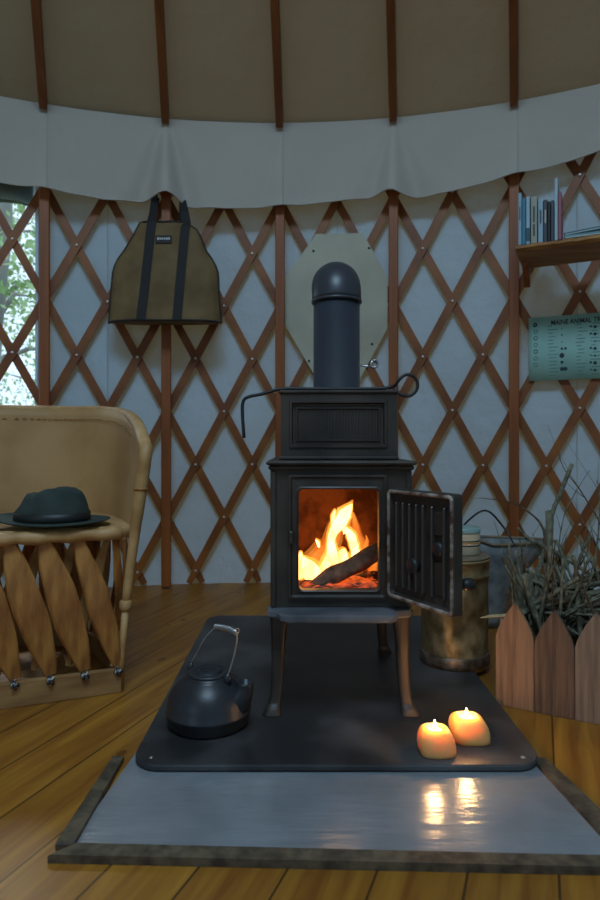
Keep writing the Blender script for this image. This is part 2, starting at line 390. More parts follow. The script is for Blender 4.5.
# valance hanging from roof edge
bot = [(-42, 1.76), (-21.6, 1.752), (-18.2, 1.738), (-14, 1.728), (-10.8, 1.738), (-9.8, 1.752), (-8.9, 1.760), (-8.2, 1.752), (-7.2, 1.722), (-6, 1.716), (-4, 1.718), (.5, 1.728), (4, 1.742), (8, 1.758), (9.2, 1.772), (9.9, 1.768), (10.8, 1.752), (12.5, 1.750), (16, 1.765), (19, 1.785), (25.5, 1.840), (45, 1.86)]
def valp(u, v):
    d = -42+88*u; z1 = lerp_tab(bot, d); zt = 2.103
    ph = (((d-S0)/SP+.5) % 1)-.5; k = int(round((d-S0)/SP))
    z = zt+(z1-zt)*v
    amp = {-1: .055, 1: .045}.get(k, .014)
    wdt = .035+.20*v
    r_ = 3.075-.010*math.cos(2*PI*ph)*v-amp*v*math.exp(-(ph/wdt)**2*.8)*math.cos(ph/wdt*3.1)
    r_ += .008*math.sin(d*.55+v*1.5)*v+.006*noise.noise(V((d*.35, v*2.2, 8)))*(v*.8+.2)
    return W(d, z, r_)
mb = MB(); mb.grid(valp, 440, 30)
val = tag(mb.build('valance', M['valance'], world=True), 'pale grey canvas valance hanging below the roof along the top of the wall', 'valance')
mb = MB(); mb.tube([valp(i/220, 1.0) for i in range(221)], .0035, 6); mb.build('hem', M['valance'], val)
for k in (-2, 0, 2):
    d = S0+SP*k+.3; u = (d+42)/88
    mb = MB(); mb.tube([valp(u, v/10)+(V((CX, CY, 0))-V((valp(u, v/10).x, valp(u, v/10).y, 0))).normalized()*.003 for v in range(1, 11)], .0014, 4); mb.build('seam', M['valance'], val)
# window pane, cover
z0, z1 = WIN[2], WIN[3]
mb = MB(); mb.grid(lambda u, v: W(WIN[0]+(WIN[1]-WIN[0])*u, z0+(z1-z0)*v, R+.004), 24, 4)
win = struct(mb.build('window_1', M['vinyl']))
mb = MB()
for d in (WIN[0], WIN[1]): mb.tube([W(d, z0, R-.004), W(d, z1, R-.004)], .007, 6)
for z in (z0, z1): mb.tube([W(WIN[0]+(WIN[1]-WIN[0])*i/14, z, R-.004) for i in range(15)], .012, 6)
mb.build('window_frame', M['canvas'], win)
mb = MB(); mb.tube([W(-34+14.6*i/14, 1.80-.015*math.sin(i/14*PI*2), R+.085) for i in range(15)], [.072+.008*math.sin(i*1.3) for i in range(15)], 12)
tag(mb.build('window_cover', M['tarp']), 'dark green rolled-up cover above the window behind the left post', 'window cover')

# outdoors beyond window
mb = MB(); mb.rings([[V((60*math.cos(2*PI*k/32), 60*math.sin(2*PI*k/32), z)) for k in range(32)] for z in (-.9, -.8)], smooth=False)
struct(mb.build('ground', M['grass'], world=True))
def tree(x, y, h, r0, label, nleaf, lo, spread, seed):
    q = random.Random(seed); t = thing('tree', label, 'tree', (x, y, -.8))
    mb = MB(); pts = [V((x+.1*math.sin(i*1.1+seed), y+.08*math.cos(i), -.8+h*i/8)) for i in range(9)]
    mb.tube(pts, [r0*(1-.8*i/8) for i in range(9)], 12)
    for k in range(9):
        z = lo+(h-1.2-lo)*k/9; a = q.uniform(0, 2*PI); L_ = spread*q.uniform(.6, 1)
        mb.tube([V((x, y, z)), V((x+L_*.5*math.cos(a), y+L_*.5*math.sin(a), z+.3)), V((x+L_*math.cos(a), y+L_*math.sin(a), z+.35))], [r0*.3, r0*.2, .01], 6)
    mb.build('trunk', M['bark'], t)
    mb = MB(); mb.smooth = False
    for k in range(nleaf):
        a = q.uniform(0, 2*PI); rr = spread*math.sqrt(q.random()); z = q.uniform(lo, h-.6)
        cl = V((x+rr*math.cos(a), y+rr*math.sin(a), z))
        cl += V((q.gauss(0, .12), q.gauss(0, .12), q.gauss(0, .12)))
        ax = V((q.gauss(0, 1), q.gauss(0, 1), q.gauss(0, 1))).normalized(); bx_ = ax.orthogonal().normalized(); s_ = q.uniform(.03, .06)
        mb.add([cl-ax*s_, cl+bx_*s_*.5, cl+ax*s_, cl-bx_*s_*.5], [(0, 1, 2, 3)])
    mb.build('foliage', M['leaf'], t)
tree(-2.95, 6.0, 7, .12, 'slender grey-trunked tree seen through the window, nearest the wall post', 2600, 1.9, .75, 3)
tree(-4.9, 9.6, 9, .18, 'leafy tree further back, seen through the left half of the window', 4500, .2, 1.6, 4)
tree(-6.0, 15.5, 10, .2, 'distant leafy tree glimpsed low in the window behind the others', 5500, -.2, 2.6, 5)

# posts, rafters
posn = {-3: 'wall post standing left of the window, just beyond the picture edge',
        -2: 'reddish wooden wall post at the right edge of the window',
        -1: 'reddish wooden wall post behind the canvas log carrier',
        0: 'reddish wooden wall post at the left edge of the white heat shield',
        1: 'reddish wooden wall post at the right edge of the white heat shield',
        2: 'reddish wooden wall post at the left end of the book shelf',
        3: 'wall post right of the tracks poster, just beyond the picture edge'}
rafn = {-3: 'roof rafter further left than the one above the chair, just beyond the picture edge', -2: 'leftmost roof rafter in view, above the window post and the chair',
        -1: 'brown roof rafter directly above the hanging canvas log carrier', 0: 'middle roof rafter, above the left edge of the heat shield',
        1: 'brown roof rafter just right of the stove pipe, above the shield\'s right post', 2: 'rightmost roof rafter in view, above the left end of the book shelf',
        3: 'roof rafter further right than the one over the shelf, just beyond the picture edge'}
for k in range(-3, 4):
    d = S0+SP*k; rot = Matrix.Rotation(-math.radians(d), 3, 'Z')
    mb = MB(); mb.box(W(d, 1.06, 3.128), (.042, .05, 2.10), rot, .003)
    po = tag(mb.build('wall_post', M['post']), posn[k], 'post', 'wooden posts around the wall')
    if abs(k) < 3:
        mb = MB(); sl = math.radians(30); c0 = W(d, 2.10, 3.07); c1 = W(d, 2.10+math.tan(sl)*2.30, .77)
        R2 = rot @ Matrix.Rotation(-sl, 3, 'X'); ln = (c1-c0).length
        mb.box((c0+c1)/2+V((0, 0, -.004)), (.033, ln, .06), R2, .003)
        tag(mb.build('rafter', M['rafter']), rafn[k], 'rafter', 'roof rafters')
# lattice
lat = thing('lattice_wall', 'crisscross lattice of reddish wooden slats screwed together along the canvas wall', 'lattice', (CX, CY+3.17, 0))
DZ = .245; Z0 = .07; QD = SP/4
def slat(d0, sgn, r_):
    mb = MB(); rs = []; n = 26; zt = 2.04; zb = .012
    for i in range(n+1):
        z = zb+(zt-zb)*i/n
        def at(z, rr): return W(d0+sgn*(z-Z0)/DZ*QD, z, rr)
        t = (at(z+.02, r_)-at(z-.02, r_)).normalized(); c = at(z, r_); rad = V((c.x-CX, c.y-CY, 0)).normalized(); wv = t.cross(rad).normalized()*.0180
        if i in (0, n): wv = wv*.72
        rs.append([c-wv-rad*.0045, c+wv-rad*.0045, c+wv+rad*.0045, c-wv+rad*.0045])
    mb.rings(rs, smooth=False)
    return mb
ks = range(-9, 8)
screw_me = None
for j in range(-18, 17):
    d0 = S0+SP*(.25+.5*j)
    if not (-62 < d0 < 45): continue
    a = slat(d0, 1, 3.166); sl_o = a.build('slat', M['slat'], lat, world=False)
    a = slat(d0, -1, 3.177)
    a.build('slat', M['slat'], lat)
    # screws on the front slat where the photo shows them
    for i in range(0, 8, 1):
        z = Z0+DZ*i; d = d0+QD*i
        if i % 2 == 1 and abs(((d-S0)/SP+.5) % 1-.5) < .1: continue
        if not (-24 < d < 28): continue
        p = W(d, z, 3.159)
        mb = MB(); rad = V((CX-p.x, CY-p.y, 0)).normalized()
        mb.tube([p, p+rad*.002, p+rad*.0035], [.0060, .0060, .0035], 8)
        mb.build('screw', M['screw'], sl_o)

# heat shield
hs = thing('heat_shield', 'pale octagonal metal heat shield on the wall behind the stove pipe', 'heat shield', (.10, 2.835, .9))
hn = V((math.sin(math.radians(5.2)), math.cos(math.radians(5.2)), 0))
def PH(px, py, rr_=3.148):
    d_ = V(((px-300)/F, 1, -(py-445)/F)); o_ = V((0, 0, .65)); cc = V((CX, CY, 0))
    return o_+d_*((rr_-(o_-cc).dot(hn))/d_.dot(hn))
oct_ = [(316, 234), (363, 233), (387.5, 278), (387.5, 328), (360, 379), (313, 373), (285, 325), (285, 278)]
mb = MB(); pts = [PH(a, b_) for a, b_ in oct_]; mb.rings([pts, [p+hn*.003 for p in pts]], smooth=False); mb.build('plate', M['shield'], hs)
for a, b_ in ((313.5, 251), (369, 248), (309, 361), (372, 344)):
    mb = MB(); p = PH(a, b_); mb.tube([p, p-hn*.006], [.006, .004], 8); mb.build('bolt', M['iron_black'], hs)

# ================================================================ HEARTH
# metal tray with wooden frame
tr = thing('hearth_tray', 'grey sheet-metal floor tray with worn wooden border in front of the hearth board', 'tray', (.06, 1.1, 0))
outer = [V((-.392, .955, 0)), V((.545, .925, 0)), V((.500, 1.255, 0)), V((-.384, 1.262, 0))]
inner = [V((-.362, .984, 0)), V((.500, .953, 0)), V((.472, 1.262, 0)), V((-.361, 1.262, 0))]
mb = MB(); pts = [inner[0]+V((-.01, -.01, 0)), inner[1]+V((.01, -.01, 0)), V((.47, 1.34, 0)), V((-.34, 1.34, 0))]
mb.rings([[p+V((0, 0, .001)) for p in pts], [p+V((0, 0, .005)) for p in pts]], smooth=False); mb.build('metal_sheet', M['sheet'], tr)
def board(a, b_, c, d, name, h=.014):
    mb = MB(); q = [a, b_, c, d]; ce = sum(q, V((0, 0, 0)))/4
    mb.rings([[p+V((0, 0, .0005)) for p in q], [p+V((0, 0, h-.003)) for p in q], [ce+(p-ce)*.995+(ce-p).normalized()*.002+V((0, 0, h)) for p in q]], smooth=False)
    return mb.build(name, M['frame'], tr)
board(outer[0], outer[1], inner[1], inner[0], 'frame_strip')
board(outer[0]+V((0, .0295, 0)), inner[0]+V((0, .0005, 0)), inner[3], outer[3], 'frame_strip', .013)
board(inner[1]+V((0, .0005, 0)), outer[1]+V((-.001, .031, 0)), outer[2], inner[2], 'frame_strip', .013)
# hearth board
def rr3(x0, x1, y0, y1, r_, z): return [V((a, b_, z)) for a, b_ in rrect(x0, x1, y0, y1, r_, 8)]
hb = thing('hearth_board', 'black rounded-corner hearth board under the wood stove and kettle', 'hearth board', (.075, 1.75, .005))
mb = MB(); mb.rings([rr3(-.333, .482, 1.215, 2.27, .055, .0055), rr3(-.338, .487, 1.210, 2.275, .06, .010), rr3(-.338, .487, 1.210, 2.275, .06, .0165), rr3(-.336, .485, 1.212, 2.273, .058, .020)], smooth=False)
mb.build('board', M['mat'], hb)
for a, b_ in ((-.30, 1.24), (.45, 1.24)):
    mb = MB(); mb.lathe([(.005, .0195), (.005, .0212), (.002, .0222)], (a, b_, 0), 10); mb.build('rivet', M['steel'], hb)
HZ = .020

# ================================================================ STOVE
SX, SY = .096, 1.44
st = thing('wood_stove', 'black cast-iron wood stove with its door open and a fire burning inside', 'stove', (SX, SY+.2, HZ))
def s3(x, y, z): return V((SX+x, SY+y, z))
mb = MB()
dpt = .46
for sx_ in (-1, 1): mb.box(s3(sx_*.158, .006+dpt/2, .43), (.012, dpt-.012, .318))
mb.box(s3(0, dpt-.006, .43), (.328, .012, .318)); mb.box(s3(0, dpt/2+.006, .277), (.328, dpt-.012, .012)); mb.box(s3(0, dpt/2+.006, .584), (.328, dpt-.012, .012))
def ringat(x0, x1, z0, z1, r_, y): return [s3(a, y, b_) for a, b_ in rrect(x0, x1, z0, z1, r_, 5)]
O = (-.099, .0885, .3106, .547)
def ins(b_, k): return (b_[0]+k, b_[1]-k, b_[2]+k, b_[3]-k)
B0 = (-.165, .165, .271, .5915); B1 = (-.124, .107, .2895, .582)
rg = [ringat(*B0, .001, .012), ringat(*B0, .001, .0), ringat(*B1, .004, 0), ringat(*ins(B1, .001), .004, -.007), ringat(*ins(B1, .006), .004, -.008), ringat(*ins(B1, .010), .004, -.003),
      ringat(*ins(B1, .013), .004, -.003), ringat(*ins(O, -.006), .012, -.004), ringat(*ins(O, -.003), .012, -.006), ringat(*O, .012, -.004), ringat(*O, .012, .02)]
mb.rings(rg, False, False, smooth=False)
# corner mouldings
for sx_ in (-1, 1):
    mb.box(s3(sx_*.1585, -.003, .43), (.013, .006, .318), bev=.002)
mb.build('body', M['iron'], st)
mb = MB(); mb.box(s3(0, dpt/2-.006, .608), (.350, dpt+.03, .010), bev=.004); mb.box(s3(0, dpt/2-.004, .5975), (.340, dpt+.016, .012), bev=.004)
mb.build('top_plate', M['iron'], st)
# sooty liner
mb = MB(); mb.box(s3(0, dpt-.05, .425), (.30, .02, .29)); mb.box(s3(-.141, .2, .425), (.02, .34, .28)); mb.box(s3(.141, .2, .425), (.02, .34, .28)); mb.box(s3(0, .2, .2885), (.30, .34, .010))
mb.build('firebox_liner', M['brick'], st)
# ash lip
mb = MB()
lip = [(-.172, .02), (-.172, -.022), (-.150, -.032), (-.140, -.058), (-.128, -.068), (.108, -.068), (.122, -.060), (.128, -.03), (.160, -.022), (.168, .02)]
def lipr(z, k): return [s3(a*k, b_*k if b_ < 0 else b_, z) for a, b_ in lip]
mb.rings([lipr(.252, .97), lipr(.256, 1), lipr(.266, 1), lipr(.2695, .985)], smooth=False)
mb.build('ash_lip', M['iron_ledge'], st)
# small lip bracket
mb = MB(); mb.box(s3(0, dpt/2, .262), (.31, dpt-.03, .016)); mb.build('base_plate', M['iron'], st)
# upper box (heat exchanger)
bx0 = .095-SX
mb = MB(); Y0 = .065
mb.box(s3(bx0, Y0+.175, .694), (.284, .345, .160))
mb.box(s3(bx0, Y0+.172, .618), (.292, .36, .010), bev=.003)
PB = (bx0-.122, bx0+.118, .642, .760)
def rg2(b_, y): return [s3(a, y, c) for a, c in rrect(*b_, .002, 2)]
FB = (bx0-.142, bx0+.142, .622, .774)
mb.rings([rg2(FB, Y0+.004), rg2(FB, Y0-.006), rg2(PB, Y0-.006), rg2(ins(PB, .002), Y0-.010), rg2(ins(PB, .007), Y0-.010), rg2(ins(PB, .010), Y0), rg2(ins(PB, .016), Y0), rg2(ins(PB, .018), Y0-.004), rg2(ins(PB, .021), Y0-.004), rg2(ins(PB, .023), Y0+.001)], False, True, smooth=False)
for i in range(25):
    x = PB[0]+.026+(PB[1]-PB[0]-.052)*i/24; mb.box(s3(x, Y0-.0005, .70), (.0034, .005, .070))
mb.build('upper_chamber', M['iron'], st)
mb = MB(); mb.box(s3(bx0, Y0+.172, .779), (.294, .366, .010), bev=.004); mb.build('upper_lid', M['iron'], st)
# legs
def leg(sx_, y):
    mb = MB(); rs = []
    tab = [(.256, .132, .046, .0), (.246, .140, .032, .0), (.225, .146, .023, 0), (.18, .148, .0190, -.001), (.12, .149, .0170, -.003), (.07, .152, .0160, -.008), (.045, .156, .0165, -.014), (.030, .160, .021, -.022), (HZ+.0005, .162, .025, -.026)]
    A_ = smooth_path([(a, b_, c_) for a, b_, c_, d_ in tab], 4); B_ = smooth_path([(a, d_, 0) for a, b_, c_, d_ in tab], 4)
    for z, x, hw, dy in [(p.x, p.y, p.z, q_.y) for p, q_ in zip(A_, B_)]:
        hw2 = hw*.9; dd = .012 if z > .04 else .018
        sgn = -1 if y < .2 else 1
        yy = y+dy*(1 if y < .2 else -1)
        c = [(hw2*math.copysign(abs(math.cos(t_))**.6, math.cos(t_)), dd*1.15*math.copysign(abs(math.sin(t_))**.6, math.sin(t_))) for t_ in [2*PI*(k_+.5)/16 for k_ in range(16)]]
        rs.append([s3(sx_*(x-(0 if z < .24 else 0))+a, yy+b_, z) for a, b_ in c])
    mb.rings(rs, smooth=True); return mb.build('leg', M['iron'], st)
for sx_ in (-1, 1):
    for y in (.03, dpt-.05): leg(sx_, y)
# hinge pins and latch
for z in (.335, .52):
    mb = MB(); mb.tube([s3(.113, -.012, z-.018), s3(.113, -.012, z+.018)], .007, 8); mb.build('hinge', M['iron'], st)
mb = MB(); mb.box(s3(-.117, -.012, .435), (.012, .014, .03), bev=.003); mb.build('latch_catch', M['iron'], st)
# door
H = V((.212, 1.428, 0)); dd_ = V((.11, -.187, 0)).normalized(); nn_ = V((dd_.y, -dd_.x, 0)); DW = .214; dz0, dz1 = .300, .550
def D(a, b_, z): return H+dd_*a+nn_*b_+V((0, 0, z))
def dring(k, y, r_): return [D(a, y, b_) for a, b_ in rrect(0+k, DW-k, dz0+k, dz1-k, r_, 4)]
mb = MB(); mb.rings([dring(.003, -.014, .006), dring(0, -.011, .008), dring(0, .010, .008), dring(.002, .012, .008), dring(.010, .012, .006), dring(.013, .002, .005)], True, True, smooth=False)
mb.build('door', M['iron'], st)
door = [o for o in st.children if o.name.startswith('door')][0]
for a in (.030, .052, .074, .096, .118, .146, .182):
    mb = MB(); hh = .19; mb.box(D(a, .006, (dz0+dz1)/2), (.0055, .012, hh), Matrix.Rotation(math.atan2(dd_.y, dd_.x), 3, 'Z'), .0015)
    mb.build('rib', M['rib'], door)
for a, z, w_, h_ in ((.164, .485, .030, .05), (.164, .37, .026, .07)):
    mb = MB(); mb.box(D(a, .004, z), (w_, .006, h_), Matrix.Rotation(math.atan2(dd_.y, dd_.x), 3, 'Z'), .002)
    mb.build('air_baffle', M['iron'], door)
for a, z, r_ in ((.086, .385, .017), (.166, .433, .015)):
    mb = MB(); mb.tube([D(a, .002, z), D(a, .013, z), D(a, .016, z)], [r_, r_, r_*.7], 16); mb.build('boss', M['iron_black'], door)
mb = MB(); q = rrect(.006, DW-.006, dz0+.006, dz1-.006, .008, 3); q.append(q[0]); mb.tube([D(a, .0125, b_) for a, b_ in q], .0042, 8, cap=False)
mb.build('gasket', M['rim'], door)
mb = MB(); mb.tube([D(.195, -.012, .36), D(.195, -.028, .36)], .005, 8); mb.tube([D(.195, -.026, .36), D(.198, -.034, .36), D(.2, -.050, .36), D(.2, -.058, .36)], [.008, .013, .014, .006], 12)
mb.build('door_handle', M['iron_black'], door)
# stove pipe
sp_ = thing('stove_pipe', 'dark blue-grey round stove pipe rising from the stove and bending back to the wall', 'pipe', (.106, 1.78, .784))
PX, PY = .106, 1.78
mb = MB(); mb.lathe([(.075, .7845), (.075, .792), (.067, .794), (.067, 1.085)], (PX, PY, 0), 40); mb.build('pipe_section', M['pipe'], sp_)
mb = MB(); pts = [V((PX, PY, 1.066)), V((PX, PY, 1.075))]; cz = 1.075
for k in range(1, 9):
    a = math.radians(90*k/8); pts.append(V((PX+.0*k, PY+.048*(1-math.cos(a)), cz+.044*math.sin(a))))
pts.append(V((PX, PY+.075, cz+.0445)))
mb.tube(pts, .0712, 40); mb.build('elbow', M['pipe'], sp_)
mb = MB(); mb.tube([V((PX, PY, 1.060)), V((PX, PY, 1.068))], .0728, 40); mb.build('collar', M['pipe'], sp_)
mb = MB(); mb.tube([V((PX, PY+.06, 1.1195)), V((PX+.045, 2.83, 1.15))], .066, 32); mb.build('pipe_section', M['pipe'], sp_)
# damper handle
mb = MB(); p = P(358, 366, 1.78); mb.tube([V((PX+.06, PY-.02, p.z)), V((PX+.088, PY-.02, p.z-.004)), V((PX+.1, PY-.02, p.z-.002))], .003, 6)
mb.tube([V((PX+.104+.010*math.cos(a*.7), PY-.02-.0015*a, p.z+.010*math.sin(a*.7))) for a in range(22)], .0028, 6); mb.build('damper_handle', M['steel'], sp_)
# poker on top
y_ = 1.537; zt = .784+.0045
def k3(px, py, dy=0): return P(px, py, y_-.02+dy)
pts = [k3(244, 438), k3(242.5, 415), k3(243, 402), k3(248, 397), k3(262, 394)]
pts += [V((-.045, y_-.02, zt)), V((.03, y_-.02, zt)), V((.13, y_-.02, zt)), V((.20, y_-.02, zt+.001)), V((.23, y_-.025, zt+.006)), k3(398, 381, -.02), k3(405, 375, -.02), k3(413, 376, -.02), k3(417.5, 383, -.02), k3(416, 391, -.02), k3(409, 396, -.02), k3(400, 394, -.02), k3(394, 388, -.01)]
mb = MB(); mb.tube(smooth_path(pts, 4), .0042, 8)
tag(mb.build('fire_poker', M['iron_black']), 'black iron poker with ring handle and hooked tip lying across the stove top', 'poker')

# ================================================================ FIRE
em = MB(); rr = random.Random(2)
em.grid(lambda u, v: s3(-.125+.25*u, .03+.29*v, .2945+.014*abs(noise.noise(V((u*9, v*9, 1))))+.012*math.sin(PI*u)), 30, 30)
tag(em.build('ember_bed', M['ember']), 'glowing bed of embers and ash on the stove floor', 'embers', kind='stuff')
def log(a, b_, r_, label, mt, seed):
    mb = MB(); a, b_ = V(a), V(b_); n = 14; rs = []
    t = (b_-a).normalized(); u = t.orthogonal().normalized(); v_ = t.cross(u)
    for i in range(n+1):
        c = a+(b_-a)*i/n; ring = []
        for k in range(14):
            q = 2*PI*k/14; rr_ = r_*(.9+.35*noise.noise(V((math.cos(q)*1.2, math.sin(q)*1.2+seed, i*.25))))
            if i in (0, n): rr_ *= .85
            ring.append(c+(u*math.cos(q)+v_*math.sin(q))*rr_)
        rs.append(ring)
    mb.rings(rs); o = mb.build('log', mt); tag(o, label, 'log', 'logs in the fire')
log(P(312, 590, 1.53), P(381, 549, 1.56), .0255, 'charred log leaning up to the right in front of the flames', M['char'], 1)
log(P(345, 585, 1.60)+V((0, 0, .004)), P(378, 578, 1.62)+V((0, 0, .004)), .020, 'glowing log end lying low at the right under the leaning log', M['ember'], 3)
log(P(300, 578, 1.66), P(356, 586, 1.68), .024, 'burning log lying flat at the back under the flames', M['ember'], 5)
fire = thing('fire', 'bright orange and white flames inside the open stove', 'fire', (SX, SY+.2, .30))
def tongue(pts, rads, Y, mt='flame', name='flame', flat=.6):
    k = Y/F
    path = smooth_path([P(a, b_, Y+.004*math.sin(i*2)) for i, (a, b_) in enumerate(pts)], 5)
    rd = smooth_rad([r_*k for r_ in rads], len(path))
    rd = [max(.0006, r_*(1+.22*noise.noise(V((i*.45, Y*40, 0))))) for i, r_ in enumerate(rd)]
    mb = MB(); mb.tube(path, rd, 12, flat=flat); mb.build(name, M[mt], fire)
    if mt == 'flame':
        for g_ in (1.2, 1.4): mb = MB(); mb.tube([p+V((0, 0, .003*g_)) for p in path], [x*g_+.0008 for x in rd], 12, flat=flat); mb.build(name, M['flame_halo'], fire)
    else:
        for g_ in (.72, .45): mb = MB(); mb.tube(path, [x*g_ for x in rd], 12, flat=flat); mb.build(name, M[mt], fire)
tongue([(333, 580), (331, 566), (332, 553), (331, 541), (334, 531), (340, 523), (345, 514), (352, 504)], [9, 9, 5, 3.2, 4.5, 6, 6, .5], 1.60)
tongue([(334, 533), (334, 524), (333, 517), (335, 510)], [3, 2.5, 2, .3], 1.605)
tongue([(339, 520), (343, 526), (344, 534)], [3, 1.8, .4], 1.60)
tongue([(354, 566), (356, 556), (354, 546), (351, 536), (347, 530), (345, 527)], [4, 5, 4, 4, 2.5, .5], 1.62)
tongue([(350, 537), (349, 526), (351, 516), (353, 508)], [2.5, 2, 1.5, .3], 1.62, 'flame_out')
tongue([(362, 556), (365, 548), (367, 541), (366, 535)], [4, 3.5, 2, .3], 1.63, 'flame_out')
tongue([(316, 584), (312, 572), (306, 563), (303, 557)], [11, 9, 5, .5], 1.585)
tongue([(303, 585), (302, 574), (300, 560), (301, 552)], [7, 6, 3.5, .5], 1.60)
tongue([(323, 584), (325, 573), (327, 562), (329, 556)], [9, 7, 4, .5], 1.595)
tongue([(340, 573), (342, 562), (343, 553), (345, 549)], [7, 8, 4.5, .5], 1.61)
tongue([(319, 547), (318, 543), (316, 540)], [1, 1.6, .3], 1.62)
tongue([(305, 584), (316, 560), (330, 545), (338, 521), (353, 500)], [10, 14, 11, 8, 1], 1.66, 'flame_out', flat=.3)
tongue([(352, 572), (360, 556), (357, 536), (353, 512)], [9, 10, 6, 1], 1.67, 'flame_out', flat=.3)
tongue([(372, 575), (374, 565), (377, 556), (378, 548)], [5, 5, 3, .5], 1.64, 'flame_out')

# ================================================================ CANDLES
def candle(x, y, ws, h, lean, label, seed):
    t = thing('candle', label, 'candle', (x, y, HZ), 'lit salt-rock candles')
    rs = []; n = 28
    prof = [(0, .92), (.03, .98), (.12, 1.01), (.35, 1.02), (.6, .98), (.78, .90), (.90, .78), (.97, .64), (1.0, .54)]
    def ring(f, rad, zz):
        out = []
        for k in range(n):
            a = 2*PI*k/n
            sq = (abs(math.cos(a))**3.2+abs(math.sin(a))**3.2)**(-1/3.2)
            r_ = ws*(.45+.55*0+ .0)*0+ws*rad*sq*(1+.05*noise.noise(V((math.cos(a)*1.5+seed, math.sin(a)*1.5, f*2))))
            out.append(V((x+r_*math.cos(a)*1.0-lean*f*ws, y+r_*math.sin(a)*.92, HZ+zz)))
        return out
    for f, rad in prof: rs.append(ring(f, rad*.92, h*f+(.0005 if f == 0 else 0)))
    rs.append(ring(1.0, .44, h*.985)); rs.append(ring(.98, .42, h*.80)); rs.append(ring(.98, .05, h*.78))
    mb = MB(); mb.rings(rs); mb.build('salt_holder', M['salt'], t)
    cx = x-lean*.98*ws
    mb = MB(); mb.lathe([(ws*.36, HZ+h*.79), (ws*.36, HZ+h*.88), (ws*.33, HZ+h*.87), (.002, HZ+h*.865)], (cx, y, 0), 20); mb.build('tealight', M['wax'], t)
    mb = MB(); mb.tube([V((cx, y, HZ+h*.86)), V((cx, y, HZ+h*.86+.008))], .0008, 6); mb.build('wick', M['iron_black'], t)
    mb = MB(); zb = HZ+h*.86+.006; mb.lathe([(.0008, zb), (.0026, zb+.003), (.003, zb+.006), (.0018, zb+.011), (.0003, zb+.016)], (cx, y, 0), 12); mb.build('flame', M['candle_flame'], t)
    l = bpy.data.lights.new('candle_light', 'POINT'); l.energy = .42; l.color = (1, .50, .18); l.shadow_soft_size = .009
    o = bpy.data.objects.new('candle_light', l); COL.objects.link(o); o.location = (cx, y, zb+.020)
M['wax'] = mat('tealight_wax', (.95, .8, .6), rough=.4)
candle(.281, 1.262, .0400, .052, .12, 'lit orange salt-rock candle nearer the front edge, left of the pair', 1)
candle(.366, 1.318, .0430, .052, .22, 'lit orange salt-rock candle behind and to the right of the other', 5)

# ================================================================ KETTLE
kt = thing('kettle', 'black cast-iron kettle with wire bail handle on the hearth board', 'kettle', (-.208, 1.40, HZ))
kx, ky = -.208, 1.40
mb = MB(); mb.lathe([(.084, HZ+.0005), (.091, HZ+.006), (.0945, HZ+.028), (.0965, HZ+.030), (.0965, HZ+.034), (.094, HZ+.038), (.092, HZ+.055), (.084, HZ+.075), (.070, HZ+.092), (.056, HZ+.103), (.052, HZ+.106), (.051, HZ+.1105), (.047, HZ+.111)], (kx, ky, 0), 48)
mb.build('body', M['kettle'], kt)
mb = MB(); mb.lathe([(.047, HZ+.1105), (.0475, HZ+.1145), (.044, HZ+.117), (.038, HZ+.1165), (.034, HZ+.112), (.029, HZ+.112), (.026, HZ+.1175), (.021, HZ+.1185), (.017, HZ+.114), (.001, HZ+.113)], (kx, ky, 0), 40); mb.build('lid', M['kettle'], kt)
mb = MB(); sd = V((.93, -.36, 0)).normalized()
c = V((kx, ky, 0)); pts = [c+sd*.050+V((0, 0, HZ+.036)), c+sd*.072+V((0, 0, HZ+.055)), c+sd*.086+V((0, 0, HZ+.076)), c+sd*.091+V((0, 0, HZ+.092)), c+sd*.092+V((0, 0, HZ+.102))]
path = smooth_path(pts, 4); rdd = smooth_rad([.038, .032, .024, .0195, .0185], len(path)); rs = []
for i, p in enumerate(path):
    f_ = i/(len(path)-1); nn = (sd*(1-f_)+V((0, 0, 1))*(f_*1.2+.2)+sd*.18*f_).normalized(); a1 = nn.cross(sd.cross(V((0, 0, 1)))).normalized(); b1 = nn.cross(a1)
    rs.append([p+(a1*math.cos(2*PI*k/24)+b1*math.sin(2*PI*k/24))*rdd[i] for k in range(24)])
last = rs[-1]; cl_ = path[-1]
rs.append([cl_+(q-cl_)*.97+V((0, 0, .002)) for q in last]); rs.append([cl_+(q-cl_)*.76+V((0, 0, .002)) for q in last]); rs.append([cl_+(q-cl_)*.70-V((0, 0, .018)) for q in last])
mb.rings(rs, True, True)
mb.build('spout', M['kettle'], kt)
bd = V((.80, -.60, 0)).normalized()
for sg in (-1, 1):
    e = c+bd*.056*sg; mb = MB(); mb.tube([e+V((0, 0, HZ+.094)), e+bd*sg*.003+V((0, 0, HZ+.112)), e+bd*sg*.003+V((0, 0, HZ+.122))], [.009, .008, .005], 10, flat=.6)
    mb.build('handle_ear', M['kettle'] if sg < 0 else M['kettle'], kt)
e0 = c-bd*.060+V((0, 0, HZ+.118)); e1 = c+bd*.060+V((0, 0, HZ+.118))
g0 = P(216, 627, 1.42); g1 = P(237, 632, 1.37)
mb = MB(); mb.tube(smooth_path([e0, e0.lerp(g0, .3)+V((-.002, 0, 0)), e0.lerp(g0, .65)+V((-.005, 0, .004)), g0], 6), .0022, 8); mb.tube([g0, (g0+g1)/2, g1], .0022, 8)
mb.tube(smooth_path([g1, g1.lerp(e1, .25)+V((.004, 0, 0)), g1.lerp(e1, .6)+V((.004, 0, 0)), e1], 6), .0022, 8); mb.build('bail', M['steel'], kt)
mb = MB()
hx = [g0.lerp(g1, i/120) for i in range(121)]; tt = (g1-g0).normalized(); a_ = tt.orthogonal().normalized(); b2 = tt.cross(a_)
